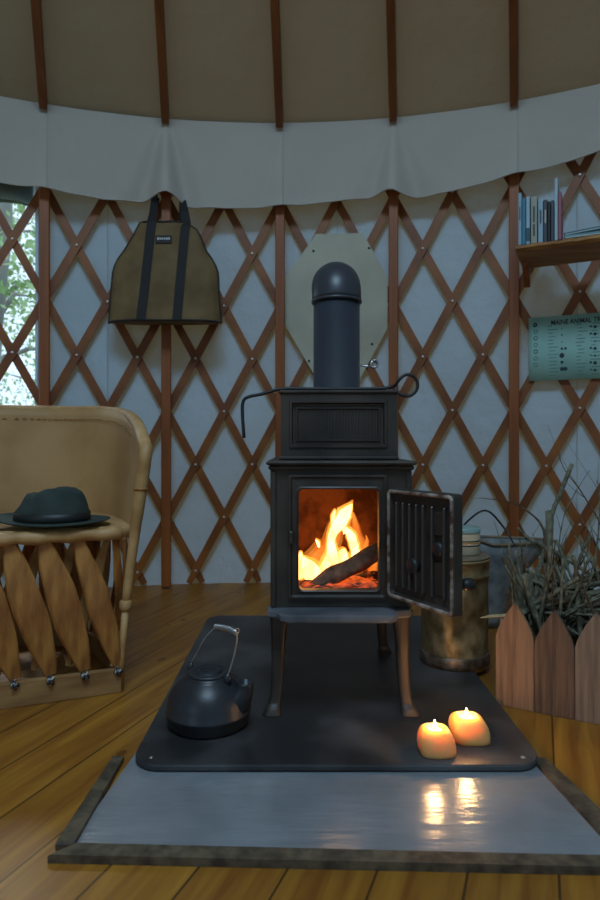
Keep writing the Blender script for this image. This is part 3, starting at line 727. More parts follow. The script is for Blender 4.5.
mb.tube([p+(a_*math.cos(i*.9)+b2*math.sin(i*.9))*.0075+V((0, 0, .003*math.sin(PI*i/120))) for i, p in enumerate(hx)], .0013, 6)
mb.tube([g0, g0.lerp(g1, .5), g1], [.0060, .0072, .0055], 10)
mb.build('coil_grip', M['steel'], kt)

# ================================================================ ASH BUCKET + JAR + SCUTTLE
ax, ay = .452, 1.80
bk = thing('ash_bucket', 'tarnished brass-coloured metal bucket behind the open stove door', 'bucket', (ax, ay, 0))
prof = [(.091, .012), (.094, .018), (.095, .055), (.096, .285), (.099, .288), (.099, .296), (.098, .298), (.100, .333), (.103, .336), (.103, .342), (.098, .343), (.096, .330), (.090, .05), (.03, .045)]
def dent(mbx):
    for p in mbx.v:
        if .05 < p.z < .28:
            a = math.atan2(p.y-ay, p.x-ax); g_ = math.exp(-((a+1.3)/.5)**2-((p.z-.13)/.05)**2)*.016
            dv = V((p.x-ax, p.y-ay, 0)).normalized(); p -= dv*g_; p += dv*.003*noise.noise(V((a*3, p.z*20, 0)))
mb = MB()
pr2 = []
for (a, b_), (c_, d_) in zip(prof, prof[1:]):
    k = 14 if abs(d_-b_) > .1 else 1
    for i in range(k): pr2.append((a+(c_-a)*i/k, b_+(d_-b_)*i/k))
pr2.append(prof[-1]); pr2 = [(a, b_*.95 if b_ > .06 else b_) for a, b_ in pr2]; mb.lathe(pr2, (ax, ay, 0), 56); dent(mb); mb.build('body', M['bucket'], bk)
HB = HZ if False else 0
mb = MB(); mb.lathe([(.094, .0205 if False else .0212), (.099, .024), (.100, .034), (.098, .052), (.096, .056), (.090, .050), (.09, .0212)], (ax, ay, 0), 48); mb.build('base_ring', M['bucket_base'], bk)
mb = MB(); mb.lathe([(.098, .3265), (.100, .329), (.097, .332), (.002, .333)], (ax, ay, 0), 40); mb.build('lid', M['galv_rim'], bk)
for o in bk.children: pass
jar = thing('jar', 'small cream tin with teal lid and dark bands standing on the bucket', 'tin', (.478, 1.80, .333))
jx, jy, jz = .478, 1.80, .3335
mb = MB(); mb.lathe([(.046, jz), (.0475, jz+.003), (.0475, jz+.062), (.046, jz+.064)], (jx, jy, 0), 32); mb.build('tin_body', M['cream'], jar)
for z, h_, k in ((.026, .003, 'band'), (.034, .003, 'gold'), (.039, .003, 'band')):
    mb = MB(); mb.lathe([(.0478, jz+z), (.0481, jz+z), (.0481, jz+z+h_), (.0478, jz+z+h_)], (jx, jy, 0), 32, cap0=False, cap1=False); mb.build('band', M[k], jar)
mb = MB(); mb.lathe([(.0485, jz+.062), (.049, jz+.064), (.049, jz+.074), (.046, jz+.077), (.002, jz+.078)], (jx, jy, 0), 32); mb.build('lid', M['teal'], jar)
# scuttle
sx0, sy0 = .668, 2.23
sc = thing('coal_scuttle', 'grey galvanised coal scuttle with wide pouring lip behind the bucket', 'coal scuttle', (sx0, sy0, 0))
def scr(z, f, dr=0):
    out = []
    for k in range(40):
        a = 2*PI*k/40; r_ = .060+.040*f+dr; ext = max(0, math.cos(a))**2*(.150*f**1.8)
        out.append(V((sx0+(r_+ext)*math.cos(a), sy0+r_*math.sin(a), z-.0*f+(.035*max(0, -math.cos(a))*f))))
    return out
rg = [scr(.302*f+.001, f) for f in (0, .1, .25, .4, .55, .7, .85, 1)]+[scr(.302*f+.004, f, -.003) for f in (1, .7, .4, .1)]
mb = MB(); mb.rings(rg); mb.build('body', M['galv'], sc)
mb = MB(); q = scr(.303, 1); mb.tube(q+[q[0]], .0055, 8, cap=False); mb.build('rim', M['galv_rim'], sc)
mb = MB(); mb.tube(smooth_path([V((sx0-.09, sy0-.0, .325)), V((sx0-.075, sy0-.04, .375)), V((sx0-.01, sy0-.05, .418)), V((sx0+.055, sy0-.04, .36)), V((sx0+.078, sy0-.09, .302))], 6), .0035, 8); mb.build('bail', M['iron_black'], sc)

# ================================================================ PICKET CRATE + STICKS
P1 = V((.497, 1.552, 0)); ee = V((.876, -.483, 0)).normalized(); bb = V((.483, .876, 0)).normalized()
cr = thing('picket_crate', 'low wooden crate of pointed fence pickets full of sticks', 'crate', P1+ee*.225+bb*.17)
def picket(o, u, wdt, h, mt, seed):
    hw = wdt/2; sh = h-.088
    poly = [(0, 0), (wdt, 0), (wdt, sh)]+[(hw+hw*(1-t**1.45), sh+(h-sh)*t) for t in (.2, .4, .6, .8, .93)]+[(hw, h)]+[(hw-hw*(1-t**1.45), sh+(h-sh)*t) for t in (.93, .8, .6, .4, .2)]+[(0, sh)]
    mb = MB(); mb.prism(poly, o, u, (0, 0, 1), .014)
    ob = mb.build('picket', M[mt], cr); return ob
pw = .0895
for i, (h_, mt) in enumerate(((.259, 'picket_a'), (.252, 'picket_b'), (.258, 'picket_c'), (.255, 'picket_a'), (.257, 'picket_b'))):
    picket(P1+ee*(pw+.0015)*i+V((0, 0, .001)), ee, pw, h_, mt, i)
Wd = (pw+.0015)*5
for i in range(4): picket(P1+bb*(.004+(pw+.0015)*i)+V((0, 0, .001)), bb, pw, .20, ('picket_c', 'picket_b', 'picket_a')[i % 3], i)
for i in range(4): picket(P1+ee*(Wd-.016)+bb*(.004+(pw+.0015)*i)+V((0, 0, .001)), bb, pw, .25, ('picket_a', 'picket_c', 'picket_b')[i % 3], i)
for i in range(5): picket(P1+bb*.385+ee*(pw+.0015)*i+V((0, 0, .001)), ee, pw, .25, ('picket_b', 'picket_c')[i % 2], i)
mb = MB(); c = P1+ee*Wd/2+bb*.195; mb.box(c+V((0, 0, .012)), (Wd-.05, .33, .012), Matrix.Rotation(math.atan2(ee.y, ee.x), 3, 'Z')); mb.build('bottom_board', M['picket_c'], cr)
def Q(a, b_, z): return P1+ee*a+bb*b_+V((0, 0, z))
def stick(pts, r0, r1, mt, label, group=None, twigs=0, seed=0, name='stick', n=6):
    q = random.Random(seed); path = smooth_path(pts, 4); m_ = len(path)
    path = [p+V((noise.noise(p*25+V((seed, 0, 0))), noise.noise(p*25+V((0, seed, 0))), 0))*.006*min(1, i/3) for i, p in enumerate(path)]
    rd = [r0+(r1-r0)*i/(m_-1) for i in range(m_)]; mb = MB(); mb.tube(path, [r_*(1+.18*noise.noise(V((i*.9, seed, 0)))) for i, r_ in enumerate(rd)], n)
    for k in range(twigs):
        i = q.randint(m_//4, m_-2); p = path[i]; t = (path[i+1]-path[i-1]).normalized()
        dv = (t+V((q.uniform(-1, 1), q.uniform(-.6, .6), q.uniform(-.3, .8)))*.9).normalized(); L_ = q.uniform(.05, .15)
        mb.tube([p, p+dv*L_*.5+V((0, 0, .006)), p+dv*L_+V((q.uniform(-.01, .01), 0, .02))], [rd[i]*.6, rd[i]*.4, .0006], 5)
    o = mb.build(name, M[mt]); tag(o, label, 'stick', group); return o
G = 'kindling sticks in the picket crate'
stick([P(530, 618, 1.72), P(536, 590, 1.76), P(546, 540, 1.8), P(556, 505, 1.82), P(572, 464, 1.83)], .0085, .006, 'twig', 'tall thick grey-green branch rising highest out of the picket crate', G, 1, 11, n=9)
stick([P(545, 600, 1.76), P(548, 560, 1.79), P(550, 511, 1.82)], .0115, .0105, 'twig', 'stout cut branch beside the tallest one, ending at half its height', G, 0, 12, n=10)
stick([P(530, 618, 1.68), P(530, 574, 1.70)], .0125, .0115, 'twig', 'short stout cut stick upright at the left of the crate', G, 0, 13, n=10)
stick([P(519, 616, 1.66), P(520, 588, 1.66)], .009, .0085, 'twig', 'short upright stick end just behind the leftmost picket tip', G, 0, 14, n=9)
stick([P(577, 622, 1.60), P(567, 599, 1.62)], .0040, .0035, 'twig_pale', 'short peeled pale stick showing among the darker kindling', G, 0, 15)
stick([P(545, 560, 1.78), P(544, 530, 1.8), P(528, 512, 1.84), P(510, 502, 1.88), P(480, 498, 1.95)], .0045, .0010, 'twig_b', 'thin curved twig arching out left over the coal scuttle', G, 2, 16)
stick([P(548, 560, 1.80), P(528, 538, 1.82), P(518, 528, 1.84)], .006, .004, 'twig', 'forked grey twig leaning left above the scuttle lip', G, 0, 17)
stick([P(590, 600, 1.78), P(596, 560, 1.80), P(600, 510, 1.82), P(597, 480, 1.84)], .004, .001, 'twig', 'thin twiggy upright branch at the right above the crate', G, 5, 18)
stick([P(560, 590, 1.78), P(558, 550, 1.80), P(566, 510, 1.84), P(590, 470, 1.86)], .003, .0008, 'twig', 'fine branching twig spreading right of the tallest branch', G, 5, 19)
stick([P(610, 540, 1.78), P(590, 505, 1.82), P(572, 480, 1.84), P(558, 458, 1.86)], .003, .0008, 'twig_b', 'fine twig leaning left across the lattice above the crate', G, 3, 20)
stick([P(546, 548, 1.72), P(560, 575, 1.66), P(572, 600, 1.62), P(583, 616, 1.60)], .005, .0045, 'twig', 'long bent stick slanting down right in front of the pile', G, 0, 21)
stick([P(556, 540, 1.70), P(568, 570, 1.66), P(578, 605, 1.62)], .004, .0035, 'twig', 'slim straight stick slanting behind the third picket', G, 0, 22)
stick([V((.568, 1.72, .335)), V((.575, 1.67, .28)), P(508, 594, 1.615)], .0055, .0055, 'twig_b', 'reddish-brown stick leaning from the bucket rim to the crate corner', G, 0, 23)
mb = MB(); a, b_ = P(480, 618, 1.60), P(512, 612, 1.62)
mb.rings([[a+V((0, 0, -.001)), a+V((0, .001, 0)), a+V((0, 0, .001)), a+V((0, -.001, 0))], [a.lerp(b_, .3)+V(k) for k in ((0, 0, -.006), (0, .010, 0), (0, 0, .004), (0, -.010, 0))], [b_+V(k)+V((.03, .01, -.01)) for k in ((0, 0, -.007), (0, .011, 0), (0, 0, .005), (0, -.011, 0))]], smooth=False)
tag(mb.build('stick', M['twig_pale']), 'pale pointed split of wood poking out left over the crate corner', 'stick', G)
rs = random.Random(5)
for i in range(110):
    a = rs.uniform(.03, Wd-.03); b_ = rs.uniform(.03, .35)
    side = a/Wd
    top = .30+.06*side+rs.uniform(-.05, .05)+(.05 if rs.random() < .25 else 0)
    if i % 3 == 0:      # lying across
        L_ = rs.uniform(.12, .22); z = rs.uniform(.15, .31); dx = rs.uniform(-1, 1); a = min(max(a, .1), Wd-.05)
        p0 = Q(min(max(a-L_*.7, .02), Wd-.02), rs.uniform(.04, .33), z-.03); p1 = Q(min(max(a+L_*.7, .02), Wd+.03), rs.uniform(.04, .33), z+rs.uniform(-.02, .09))
        if rs.random() < .5: p0.z, p1.z = p1.z, p0.z
        pts = [p0, (p0+p1)/2+V((0, 0, rs.uniform(-.015, .015))), p1]
    else:
        p0 = Q(a, b_, .022+rs.uniform(0, .05)); p1 = Q(min(max(a+rs.gauss(0, .08), .015), Wd+.04), min(max(b_+rs.gauss(0, .07), .03), .36), top+rs.uniform(-.02, .03))
        pts = [p0, p0.lerp(p1, .5)+V((rs.uniform(-.012, .012), rs.uniform(-.01, .01), 0)), p1]
    r0 = rs.choice((.003, .004, .0055, .007, .009))
    stick(pts, r0, r0*rs.uniform(.55, .9), rs.choice(('twig', 'twig', 'twig_b')), 'grey-green kindling stick tangled in the pile inside the picket crate', 'tangled kindling in the picket crate', rs.choice((0, 1, 2)), 100+i)

# ================================================================ SHELF, BOOKS, POSTER
fa = V((.818, 2.335, 0)); fb = V((1.19, 2.155, 0)); fu = (fb-fa).normalized(); fn = V((-fu.y, fu.x, 0))
sh = thing('book_shelf', 'rough wooden wall shelf with a live edge holding books', 'shelf', (1.0, 2.35, 1.38))
zb, zt_ = 1.385, 1.408
mb = MB(); n = 30; rs_ = []
for i in range(n+1):
    p = fa+fu*(.50*i/n); wob = .007*noise.noise(V((i*.35, 3, 0))); wz = .003*noise.noise(V((i*.5, 9, 0)))
    bkp = .262
    rs_.append([p+fn*bkp+V((0, 0, zb)), p+fn*(.012+wob)+V((0, 0, zb)), p+fn*wob+V((0, 0, zb+.010+wz)), p+fn*(.006+wob)+V((0, 0, zt_+wz)), p+fn*bkp+V((0, 0, zt_))])
mb.rings(rs_, smooth=False); mb.build('board', M['shelf'], sh)
for s_ in (.03, .45):
    mb = MB(); o = fa+fu*s_+fn*.255+V((0, 0, zb-.0005)); mb.prism([(0, 0), (0, -.08), (.02, -.08), (.11, -.02), (.11, 0)], o, -fn, (0, 0, 1), .022); mb.build('bracket', M['post'], sh)
books = [('f', .012, .20, '8fb0bf', 'tall white-spined book first from the left on the shelf'), ('f', .013, .178, '3f7f9c', 'blue-spined book second from the left on the shelf'),
         ('f', .013, .182, '9fbfd0', 'pale blue book with dark teal foot, third on the shelf'), ('f', .022, .178, '9fa394', 'thick cream-spined book with dark title lettering on the shelf'),
         ('f', .017, .160, '9ab4c4', 'pale blue-white book in the middle of the shelf row'), ('f', .013, .158, '3a4250', 'dark slate-coloured book right of the pale blue-white one'),
         ('f', .009, .150, '14181f', 'thin black book in the shelf row'), ('f', .011, .152, '39424c', 'thin charcoal book just left of the tallest book'),
         ('f', .011, .232, 'a8c2cf', 'tallest white book rising above its neighbours'), ('f', .011, .180, '9a5560', 'dull pink-red book at the right end of the row')]
x = .008
dark = mat('book_title', (.06, .07, .08), rough=.6); pages = mat('pages', hexc('c9c4b4'), rough=.8); tealb = mat('book_teal', hexc('2d5a66'), rough=.5)
bz = zt_+.004
for i, (_, wd, h_, cl, lb) in enumerate(books):
    cm = mat('cover_'+cl, hexc(cl), rough=.5); o = fa+fu*(x+wd/2)+fn*.085; rot = Matrix.Rotation(math.atan2(fu.y, fu.x), 3, 'Z')
    bkx = thing('book', lb, 'book', o+V((0, 0, bz)), 'books standing on the shelf')
    mb = MB(); mb.box(o+V((0, 0, bz+h_/2)), (wd, .135, h_), rot, .0015); mb.build('cover', cm, bkx)
    mb = MB(); mb.box(o+fn*.003+V((0, 0, bz+h_+.0004)), (wd-.004, .128, .0008), rot); mb.build('pages', pages, bkx)
    if i == 3:
        for z, l_ in ((.05, .045), (.11, .06)):
            mb = MB(); mb.box(o-fn*.0680+V((0, 0, bz+z)), (wd*.3, .0006, l_), rot); mb.build('spine_title', dark, bkx)
    elif i == 2:
        mb = MB(); mb.box(o-fn*.0680+V((0, 0, bz+.036)), (wd, .0008, .05), rot); mb.build('spine_band', tealb, bkx)
    elif i in (0, 4, 5):
        mb = MB(); mb.box(o-fn*.0680+V((0, 0, bz+h_*.6)), (wd*.35, .0006, .05), rot); mb.build('spine_title', dark if i != 5 else pages, bkx)
    x += wd+.0018+(.002 if i in (2, 3) else 0)
x0 = x+.004
for i, (lb, cl, z0_, th, tilt) in enumerate((('flat white-paged book with teal cover lying open-edge out at the shelf bottom', '7fb0b8', 0, .010, 0), ('thin teal book lying tilted on top of the flat one', '2f6f7c', .0115, .008, .07))):
    o = fa+fu*(x0+.12)+fn*.075+V((0, 0, bz+z0_+th/2+tilt*.12)); rot = Matrix.Rotation(math.atan2(fu.y, fu.x), 3, 'Z') @ Matrix.Rotation(-tilt, 3, 'Y')
    bkx = thing('book', lb, 'book', o-V((0, 0, th/2)), 'books lying flat on the shelf')
    mb = MB(); mb.box(o+rot @ V((0, 0, th*.32)), (.235, .135, th*.3), rot); mb.build('cover', mat('flat_'+cl, hexc(cl), rough=.4), bkx)
    mb = MB(); mb.box(o-rot @ V((0, 0, th*.16)), (.228, .130, th*.6), rot); mb.build('pages', mat('flatpages', hexc('b9cfd6'), rough=.7), bkx)

# poster following the wall
po = thing('poster', 'pale teal animal tracks poster pinned to the lattice under the shelf', 'poster', W(24, 1.05, 3.145))
pz1, pz0, pd0 = 1.197, .925, 20.55
PWm = .46
def pp(u, v, off=0): return W(pd0+math.degrees(u*PWm/3.148), pz0+(pz1-pz0)*v, 3.148-off)
mb = MB(); mb.grid(lambda u, v: pp(u, v), 24, 2); mb.build('paper', M['poster'], po, solid=.0012)
def text_on(s, u0, v0, size, mt, parent, place, name='lettering'):
    cu = bpy.data.curves.new('t', 'FONT'); cu.body = s; cu.size = size; cu.extrude = 0; cu.offset = size*.02
    o = bpy.data.objects.new('t', cu); COL.objects.link(o); dg = bpy.context.evaluated_depsgraph_get(); me = bpy.data.meshes.new_from_object(o.evaluated_get(dg))
    bpy.data.objects.remove(o); mb = MB(); mb.add([place(p.co.x, p.co.y) for p in me.vertices], [tuple(f.vertices) for f in me.polygons], False)
    return mb.build(name, mt, parent)
PHm = pz1-pz0
text_on('MAINE ANIMAL TRACKS', 0, 0, .0285, M['ink'], po, lambda x, y: pp((x*.80+.088)/PWm, (y+.235)/PHm, .0015))
def dot(u, v, r_, mt='ink', name='track_print', n=10, inner=0):
    mb = MB(); pts = [(u*PWm+r_*math.cos(2*PI*k/n), v*PHm+r_*math.sin(2*PI*k/n)*1.1) for k in range(n)]
    if inner:
        pi_ = [(u*PWm+inner*math.cos(2*PI*k/n), v*PHm+inner*math.sin(2*PI*k/n)*1.1) for k in range(n)]
        mb.add([pp(a/PWm, b_/PHm, .0016) for a, b_ in pts+pi_], [(k, (k+1) % n, n+(k+1) % n, n+k) for k in range(n)], False)
    else: mb.add([pp(a/PWm, b_/PHm, .0016) for a, b_ in pts], [tuple(range(n))], False)
    mb.build(name, M[mt], po)
for k in range(8):
    v = .88-.105*k
    if k < 7: dot(.055 if k == 0 else .06, v, .0085, 'ink' if k in (0, 2, 4) else 'inkf', 'animal_drawing', 12, .0055 if k else .003)
for k, rr_ in enumerate((.003, .004, .003, .005, .010, .006, .008)):
    v = .80-.105*k
    dot(.285, v, rr_, 'ink' if k > 2 else 'inkf'); 
    if k in (3, 6): dot(.315, v, rr_, 'ink')
for k, rr_ in enumerate((.006, .006, .003, .006, .004, .007, .005)):
    v = .79-.11*k
    dot(.56, v, rr_, 'ink'); dot(.525, v+.01, rr_*.7, 'ink' if k != 2 else 'inkf')
mb = MB()
q = random.Random(4)
for k in range(15):
    v = .84-.055*k
    for s_ in range(7):
        u0_ = .16+s_*.12+q.uniform(0, .02); L_ = q.uniform(.03, .09)
        if .24 < u0_ < .32: continue
        mb.add([pp(u0_, v, .0014), pp(u0_+L_, v, .0014), pp(u0_+L_, v+.010, .0014), pp(u0_, v+.010, .0014)], [(0, 1, 2, 3)], False)
fp = mb.build('small_print', M['inkf'], po); fp['kind'] = 'stuff'

# ================================================================ LOG CARRIER
bgx = thing('log_carrier', 'olive-brown waxed canvas log carrier with black straps hanging from the wall', 'bag', P(166, 322, 2.68))
Yb = 2.66
out_px = [(140, 223), (131, 240), (123, 253), (116, 262), (113, 272), (111, 295), (109, 323)]
out_r = [(186, 223), (198, 231), (203, 243), (207, 253), (214, 262), (218, 272), (219, 297), (221, 323)]
def edge(tab, v):   # v 0 top .. 1 bottom -> px
    ys = [(b_, a) for a, b_ in tab]; y = 223+100*v; return lerp_tab(ys, y)
def bagp(side):
    def fn_(u, v):
        y = 223+100*v; x0_, x1_ = edge(out_px, v), edge(out_r, v); x_ = x0_+(x1_-x0_)*u
        bulge = (.03+.10*v**.8)*max(0, 1-(2*u-1)**4)**.5
        p = P(x_, y, Yb+.03); p.z += .010*(1-(2*u-1)**2)*(-1 if v > .95 else 0)*0
        p.y += -bulge*.5 if side < 0 else bulge*.35
        p.y += .006*noise.noise(V((u*5, v*4, side)))
        return p
    return fn_
mb = MB(); mb.grid(bagp(-1), 28, 24); mb.grid(bagp(1), 28, 24)
# bottom closure
f0, f1 = bagp(-1), bagp(1)
mb.add([f0(i/28, 1) for i in range(29)]+[f1(i/28, 1) for i in range(29)], [(i, i+1, 30+i, 29+i) for i in range(28)])
mb.build('bag_body', M['bag'], bgx)
mb = MB()
mb.tube([bagp(-1)(0, v/14)+V((0, .0, 0)) for v in range(15)]+[bagp(-1)(i/20, 1) for i in range(1, 20)]+[bagp(-1)(1, 1-v/14) for v in range(15)]+[bagp(-1)(1-i/10, 0) for i in range(1, 11)], .0048, 6); mb.build('edge_binding', M['strap'], bgx)
def strap(cx_, px_top, side):
    def cpx(y): return lerp_tab([(188, px_top), (223, px_top-(2 if cx_ < 160 else -6)*1), (323, cx_)], y)
    pts = []
    for i in range(21):
        y = 323-(323-223)*i/20; c_ = cpx(y); u = (c_-edge(out_px, (y-223)/100))/(edge(out_r, (y-223)/100)-edge(out_px, (y-223)/100))
        p = bagp(-1)(u, (y-223)/100); p.y -= .004; pts.append(p)
    for y, dq in ((212, .045), (205, .075), (200, .105), (197 if px_top > 170 else 193, .125)): pts.append(P(cpx(y), y, Yb+dq))
    hw = 4.6/F*Yb; rs = []
    for i, p in enumerate(pts):
        h2 = hw*(1 if i < 20 else 1-.08*(i-20))
        rs.append([p+V((-h2, -.0015, 0)), p+V((h2, -.0015, 0)), p+V((h2, .0015, 0)), p+V((-h2, .0015, 0))])
    mb = MB(); mb.rings(rs, smooth=False); mb.build('strap', M['strap'], bgx)
strap(145, 155, -1); strap(180, 180.5, -1)
# back strap pair visible above the bag
for x0_, x1_ in ((153, 157), (181, 182)):
    mb = MB(); a, b_ = P(x0_, 226, Yb+.06), P(x1_, 198, Yb+.125)
    mb.tube([a, a.lerp(b_, .5), b_], .013, 6, flat=.15); mb.build('strap', M['strap'], bgx)
# carrying loop over a peg on the post
mb = MB(); mb.tube(smooth_path([P(156, 192, Yb+.125), P(160, 187, Yb+.09), P(169, 185, Yb+.08), P(176, 190, Yb+.10), P(180, 197, Yb+.125)], 4), .010, 6, flat=.2); mb.build('strap', M['strap'], bgx)
c_ = bagp(-1)(.49, .19)
mb = MB(); mb.box(V((c_.x, c_.y-.006, c_.z)), (.070, .003, .034), None, .001); pt = mb.build('maker_patch', M['patch'], bgx)
for i, (w_, h_) in enumerate(((.006, .010), (.005, .009), (.006, .008), (.005, .009), (.006, .009), (.005, .010))):
    mb = MB(); mb.box(V((c_.x-.0235+.0095*i, c_.y-.0082, c_.z+.002)), (w_, .001, h_)); mb.build('patch_mark', M['white'], pt)

# ================================================================ CHAIR
C0 = V((-.474, 1.625, 0)); uu = V((-.93, -.366, 0)).normalized(); ww = V((-.366, .93, 0)).normalized(); CWd, CDp = .60, .50
chair = thing('barrel_chair', 'tan leather barrel chair on a base of crossed cedar strips', 'chair', C0+uu*.3+ww*.22)
def Dp(t, z=0, fl=0, inset=0):
    """t in [0,1): front right corner -> round the back -> front left corner"""
    a = PI*t; m_ = C0+uu*(CWd/2); ca, sa = math.cos(a), math.sin(a)
    ca_ = math.copysign(abs(ca)**.8, ca); sa_ = abs(sa)**.8
    return m_-uu*ca_*(CWd/2+fl-inset)+ww*(sa_*(CDp+fl-inset)+.0)+V((0, 0, z))
def rim_z(t):
    s_ = min(t, 1-t); return lerp_tab([(0, .640), (.03, .672), (.07, .708), (.12, .738), (.18, .757), (.26, .768), (.5, .772)], s_)
def flare(z): return lerp_tab([(0, 0), (.15, .004), (.30, .022), (.43, .038), (.62, .065), (.78, .079)], z)
# shell
mb = MB()
def shell(u, v):
    zt2 = rim_z(u); z = .40+(zt2-.40)*v; return Dp(u, z, flare(z)-.008)
mb.grid(shell, 60, 14); mb.build('backrest', M['leather'], chair, solid=.012)
# rim roll
mb = MB(); pts = []
for zz in (.215, .26, .32, .38, .44, .50, .56, .60): pts.append(Dp(0, zz, flare(zz))+ww*.002)
n1_ = len(pts)
for i in range(0, 61): t = i/60; pts.append(Dp(t, rim_z(t), flare(rim_z(t))))
for zz in (.60, .56, .50, .44, .38, .32, .26, .215): pts.append(Dp(1, zz, flare(zz))+ww*.002)
rad = []
for i, p in enumerate(pts):
    e_ = min(i, len(pts)-1-i); rad.append(lerp_tab([(0, .010), (1, .012), (3, .014), (5, .017), (12, .0175), (20, .012)], e_)*(1+.10*noise.noise(V((i*.6, 0, 0)))))
mb.tube(pts, rad, 14); mb.build('rim_roll', M['leather_roll'], chair)
# joints wrapped
for t in (0, 1):
    mb = MB(); a = Dp(t, .225, flare(.225))+ww*.002; mb.tube([a+V((0, 0, -.014)), a+V((0, 0, -.006)), a+V((0, 0, .008)), a+V((0, 0, .014))], [.012, .017, .017, .013], 12); mb.build('leather_binding', M['leather_roll'], chair)
    mb = MB(); a = Dp(t, .53, flare(.53))+ww*.002; mb.tube([a, a+V((0, 0, .005))], .0202, 12); mb.build('leather_binding', M['strip'], chair)
    mb = MB(); mb.tube([Dp(t, .002, .0), Dp(t, .10, .003), Dp(t, .225, flare(.225))+ww*.002], [.008, .009, .010], 10); mb.build('leg', M['leather_roll'], chair)
# stitching under the rim
mb = MB(); 
stx = []
for i in range(56):
    t = .08+.84*i/55; z = rim_z(t)-.035; p = Dp(t, z, flare(z)-.018); tt = (Dp(t+.005, z, 0)-Dp(t-.005, z, 0)).normalized()
    mb.tube([p-tt*.006, p+V((0, 0, .002)), p+tt*.006], .0016, 5)
o = mb.build('stitching', M['strip'], chair); o['kind'] = 'stuff'
# seat
mb = MB(); m_ = C0+uu*CWd/2
def seatp(a, k, z):
    t = a
    return None
loop = [Dp(i/40, 0, .028) for i in range(41)]+[C0.lerp(C0+uu*CWd, 1-i/16)-ww*.0 for i in range(0, 17)]
ce = m_+ww*.2
rgs = []
for k, z in ((1.0, .405), (1.0, .428), (.985, .436), (.9, .434), (.6, .430), (.05, .428)):
    rgs.append([ce+(p-ce)*k+V((0, 0, z)) for p in loop])
mb.rings(rgs); mb.build('seat', M['leather'], chair)
mb = MB(); fr = [C0+uu*(CWd*i/24)-ww*(.004+.010*math.sin(PI*i/24)) for i in range(25)]
mb.tube([p+V((0, 0, .418+.002*math.sin(i*2.1))) for i, p in enumerate(fr)], [.0165+.0022*math.sin(i*1.7) for i in range(25)], 14); mb.build('seat_roll', M['leather_roll'], chair)
# closed path of base: s metres from front right corner to the left, continuing round the back
def front(s_, z, off=0): return C0+uu*s_-ww*(.002+off)+V((0, 0, z))
def strip(p0, p1, outn, wdt, mt, seed):
    p0, p1 = V(p0), V(p1); t = (p1-p0); L_ = t.length; t.normalize(); outn = V(outn).normalized(); wv = t.cross(outn).normalized(); mb = MB(); rs = []; n = 14
    for i in range(n+1):
        f = i/n; hw = wdt/2*(.24+.76*max(0, math.sin(PI*min(1, max(0, f*.9+.06))))**.8); c_ = p0+t*L_*f+outn*(.016*math.sin(PI*f)); sk = .004*noise.noise(V((f*4, seed, 0)))
        rs.append([c_-wv*hw+wv*sk, c_-wv*hw*.8+outn*.004+wv*sk, c_+wv*hw*.8+outn*.005+wv*sk, c_+wv*hw+wv*sk, c_+wv*hw*.7-outn*.003+wv*sk, c_-wv*hw*.7-outn*.003+wv*sk])
    mb.rings(rs, smooth=False); mb.build('cedar_strip', M[mt], chair)
zt3, zb3 = .405, .068
F2 = -ww
for i in range(8):
    sb = .006+.082*i; stp = sb+.098
    if stp > CWd+.02: continue
    strip(front(min(stp, CWd), zt3), front(sb, zb3), F2, .074 if i else .060, 'strip', i)
strip(front(.018, zt3), Dp(.03, .14), (F2-uu*.6), .030, 'strip', 31)
for i in range(7):
    st_ = .03+.082*i; sb = st_+.10
    if sb > CWd: continue
    strip(front(st_, zt3, -.020), front(sb, zb3+.01, -.020), -F2, .036, 'strip_in', 20+i)
for i in range(14):
    t0 = .0+i*.072; t1 = t0+.07
    if t1 > .99: continue
    c_ = Dp((t0+t1)/2)-ce; nv = V((c_.x, c_.y, 0))
    strip(Dp(t0, zt3, .01), Dp(t1, zb3, 0, .006), nv, .056, 'strip', 40+i)
    strip(Dp(t1, zt3, -.012), Dp(t0, zb3, 0, .02), -nv, .04, 'strip_in', 60+i)
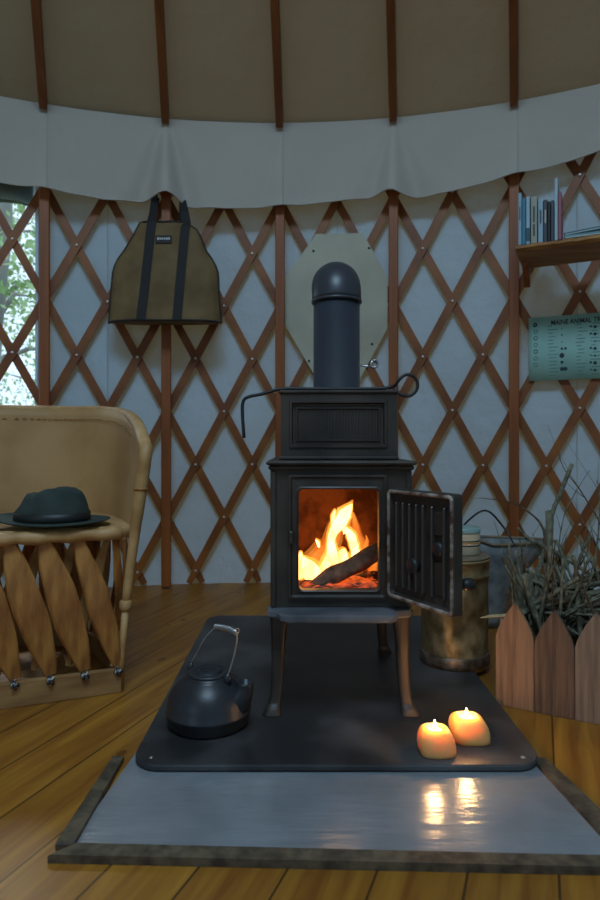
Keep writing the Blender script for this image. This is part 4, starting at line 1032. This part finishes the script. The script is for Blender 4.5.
# base ring: front board and bent back hoop
mb = MB(); rs = []
for i in range(25):
    p = C0+uu*(CWd*i/24); wz = .002*noise.noise(V((i*.5, 1, 1)))
    rs.append([p+V((0, 0, .0015)), p-ww*.012+V((0, 0, .0015)), p-ww*.012+V((0, 0, .060+wz)), p+V((0, 0, .064+wz))])
mb.rings(rs, smooth=False); mb.build('base_board', M['strip_base'], chair)
mb = MB(); rs = []
for i in range(41):
    t = i/40; a, b_ = Dp(t), Dp(t, 0, 0, .012); rs.append([a+V((0, 0, .0015)), a+V((0, 0, .06)), b_+V((0, 0, .06)), b_+V((0, 0, .0015))])
mb.rings(rs, smooth=False); mb.build('base_hoop', M['strip_base'], chair)
for i in range(7):
    p = front(.008+.082*i, .058, .016); mb = MB()
    for k in range(4):
        a = k*1.7+i; mb.tube([p+V((.010*math.cos(a), 0, .010*math.sin(a)))+V((0, .004, 0)), p+V((0, -.008, 0)), p-V((.010*math.cos(a), 0, .012*math.sin(a)))+V((0, .004, 0))], .0035, 6)
    mb.build('tie_knot', M['knot'], chair)

# ================================================================ HAT
hx, hy, hz = -.662, 1.645, .4385
hat = thing('hat', 'dark green felt fedora resting on the front of the chair seat', 'hat', (hx, hy, hz))
mb = MB(); rs = []
for rr_, dz in ((.060, .010), (.085, .008), (.11, .007), (.13, .008), (.145, .012), (.150, .0145), (.149, .017), (.143, .015), (.128, .0115), (.11, .0105), (.085, .012), (.06, .014)):
    ring = []
    for k in range(48):
        a = 2*PI*k/48; sx_ = 1.0; sy_ = .86
        und = (-.006*math.cos(a)+.004*math.cos(2*a))*max(0, (rr_-.07)/.08)
        ring.append(V((hx+rr_*sx_*math.cos(a), hy+rr_*sy_*math.sin(a), hz+dz+und)))
    rs.append(ring)
mb.rings(rs, False, False); mb.build('brim', M['felt'], hat)
mb = MB(); rs = []
prof = [(0, 1.0), (.12, .995), (.3, .97), (.5, .93), (.68, .87), (.82, .79), (.91, .68), (.97, .52), (1.0, .34), (1.0, .16), (1.0, .02)]
for f, k_ in prof:
    ring = []
    for k in range(48):
        a = 2*PI*k/48; ca, sa = math.cos(a), math.sin(a)
        x_ = .098*k_*ca; y_2 = .076*k_*sa
        htop = lerp_tab([(-1, .078), (-.72, .088), (-.45, .076), (0, .088), (.45, .093), (.8, .088), (1, .074)], ca*k_)
        z = hz+.012+htop*f
        if ca < 0 and f > .3: x_ *= 1-.22*f*abs(ca); y_2 *= 1-.25*f*abs(ca)
        if f > .9: z -= .020*math.exp(-(y_2/.022)**2)*(1 if f > .95 else .4)
        ring.append(V((hx+.000+x_, hy+y_2, z)))
    rs.append(ring)
mb.rings(rs, False, True); mb.build('crown', M['felt'], hat)
mb = MB(); mb.lathe([(.0985, hz+.013), (.0995, hz+.014), (.0983, hz+.034), (.0973, hz+.034)], (hx, hy, 0), 48, sy=.076/.092, cap0=False, cap1=False); mb.build('hat_band', M['ribbon'], hat)
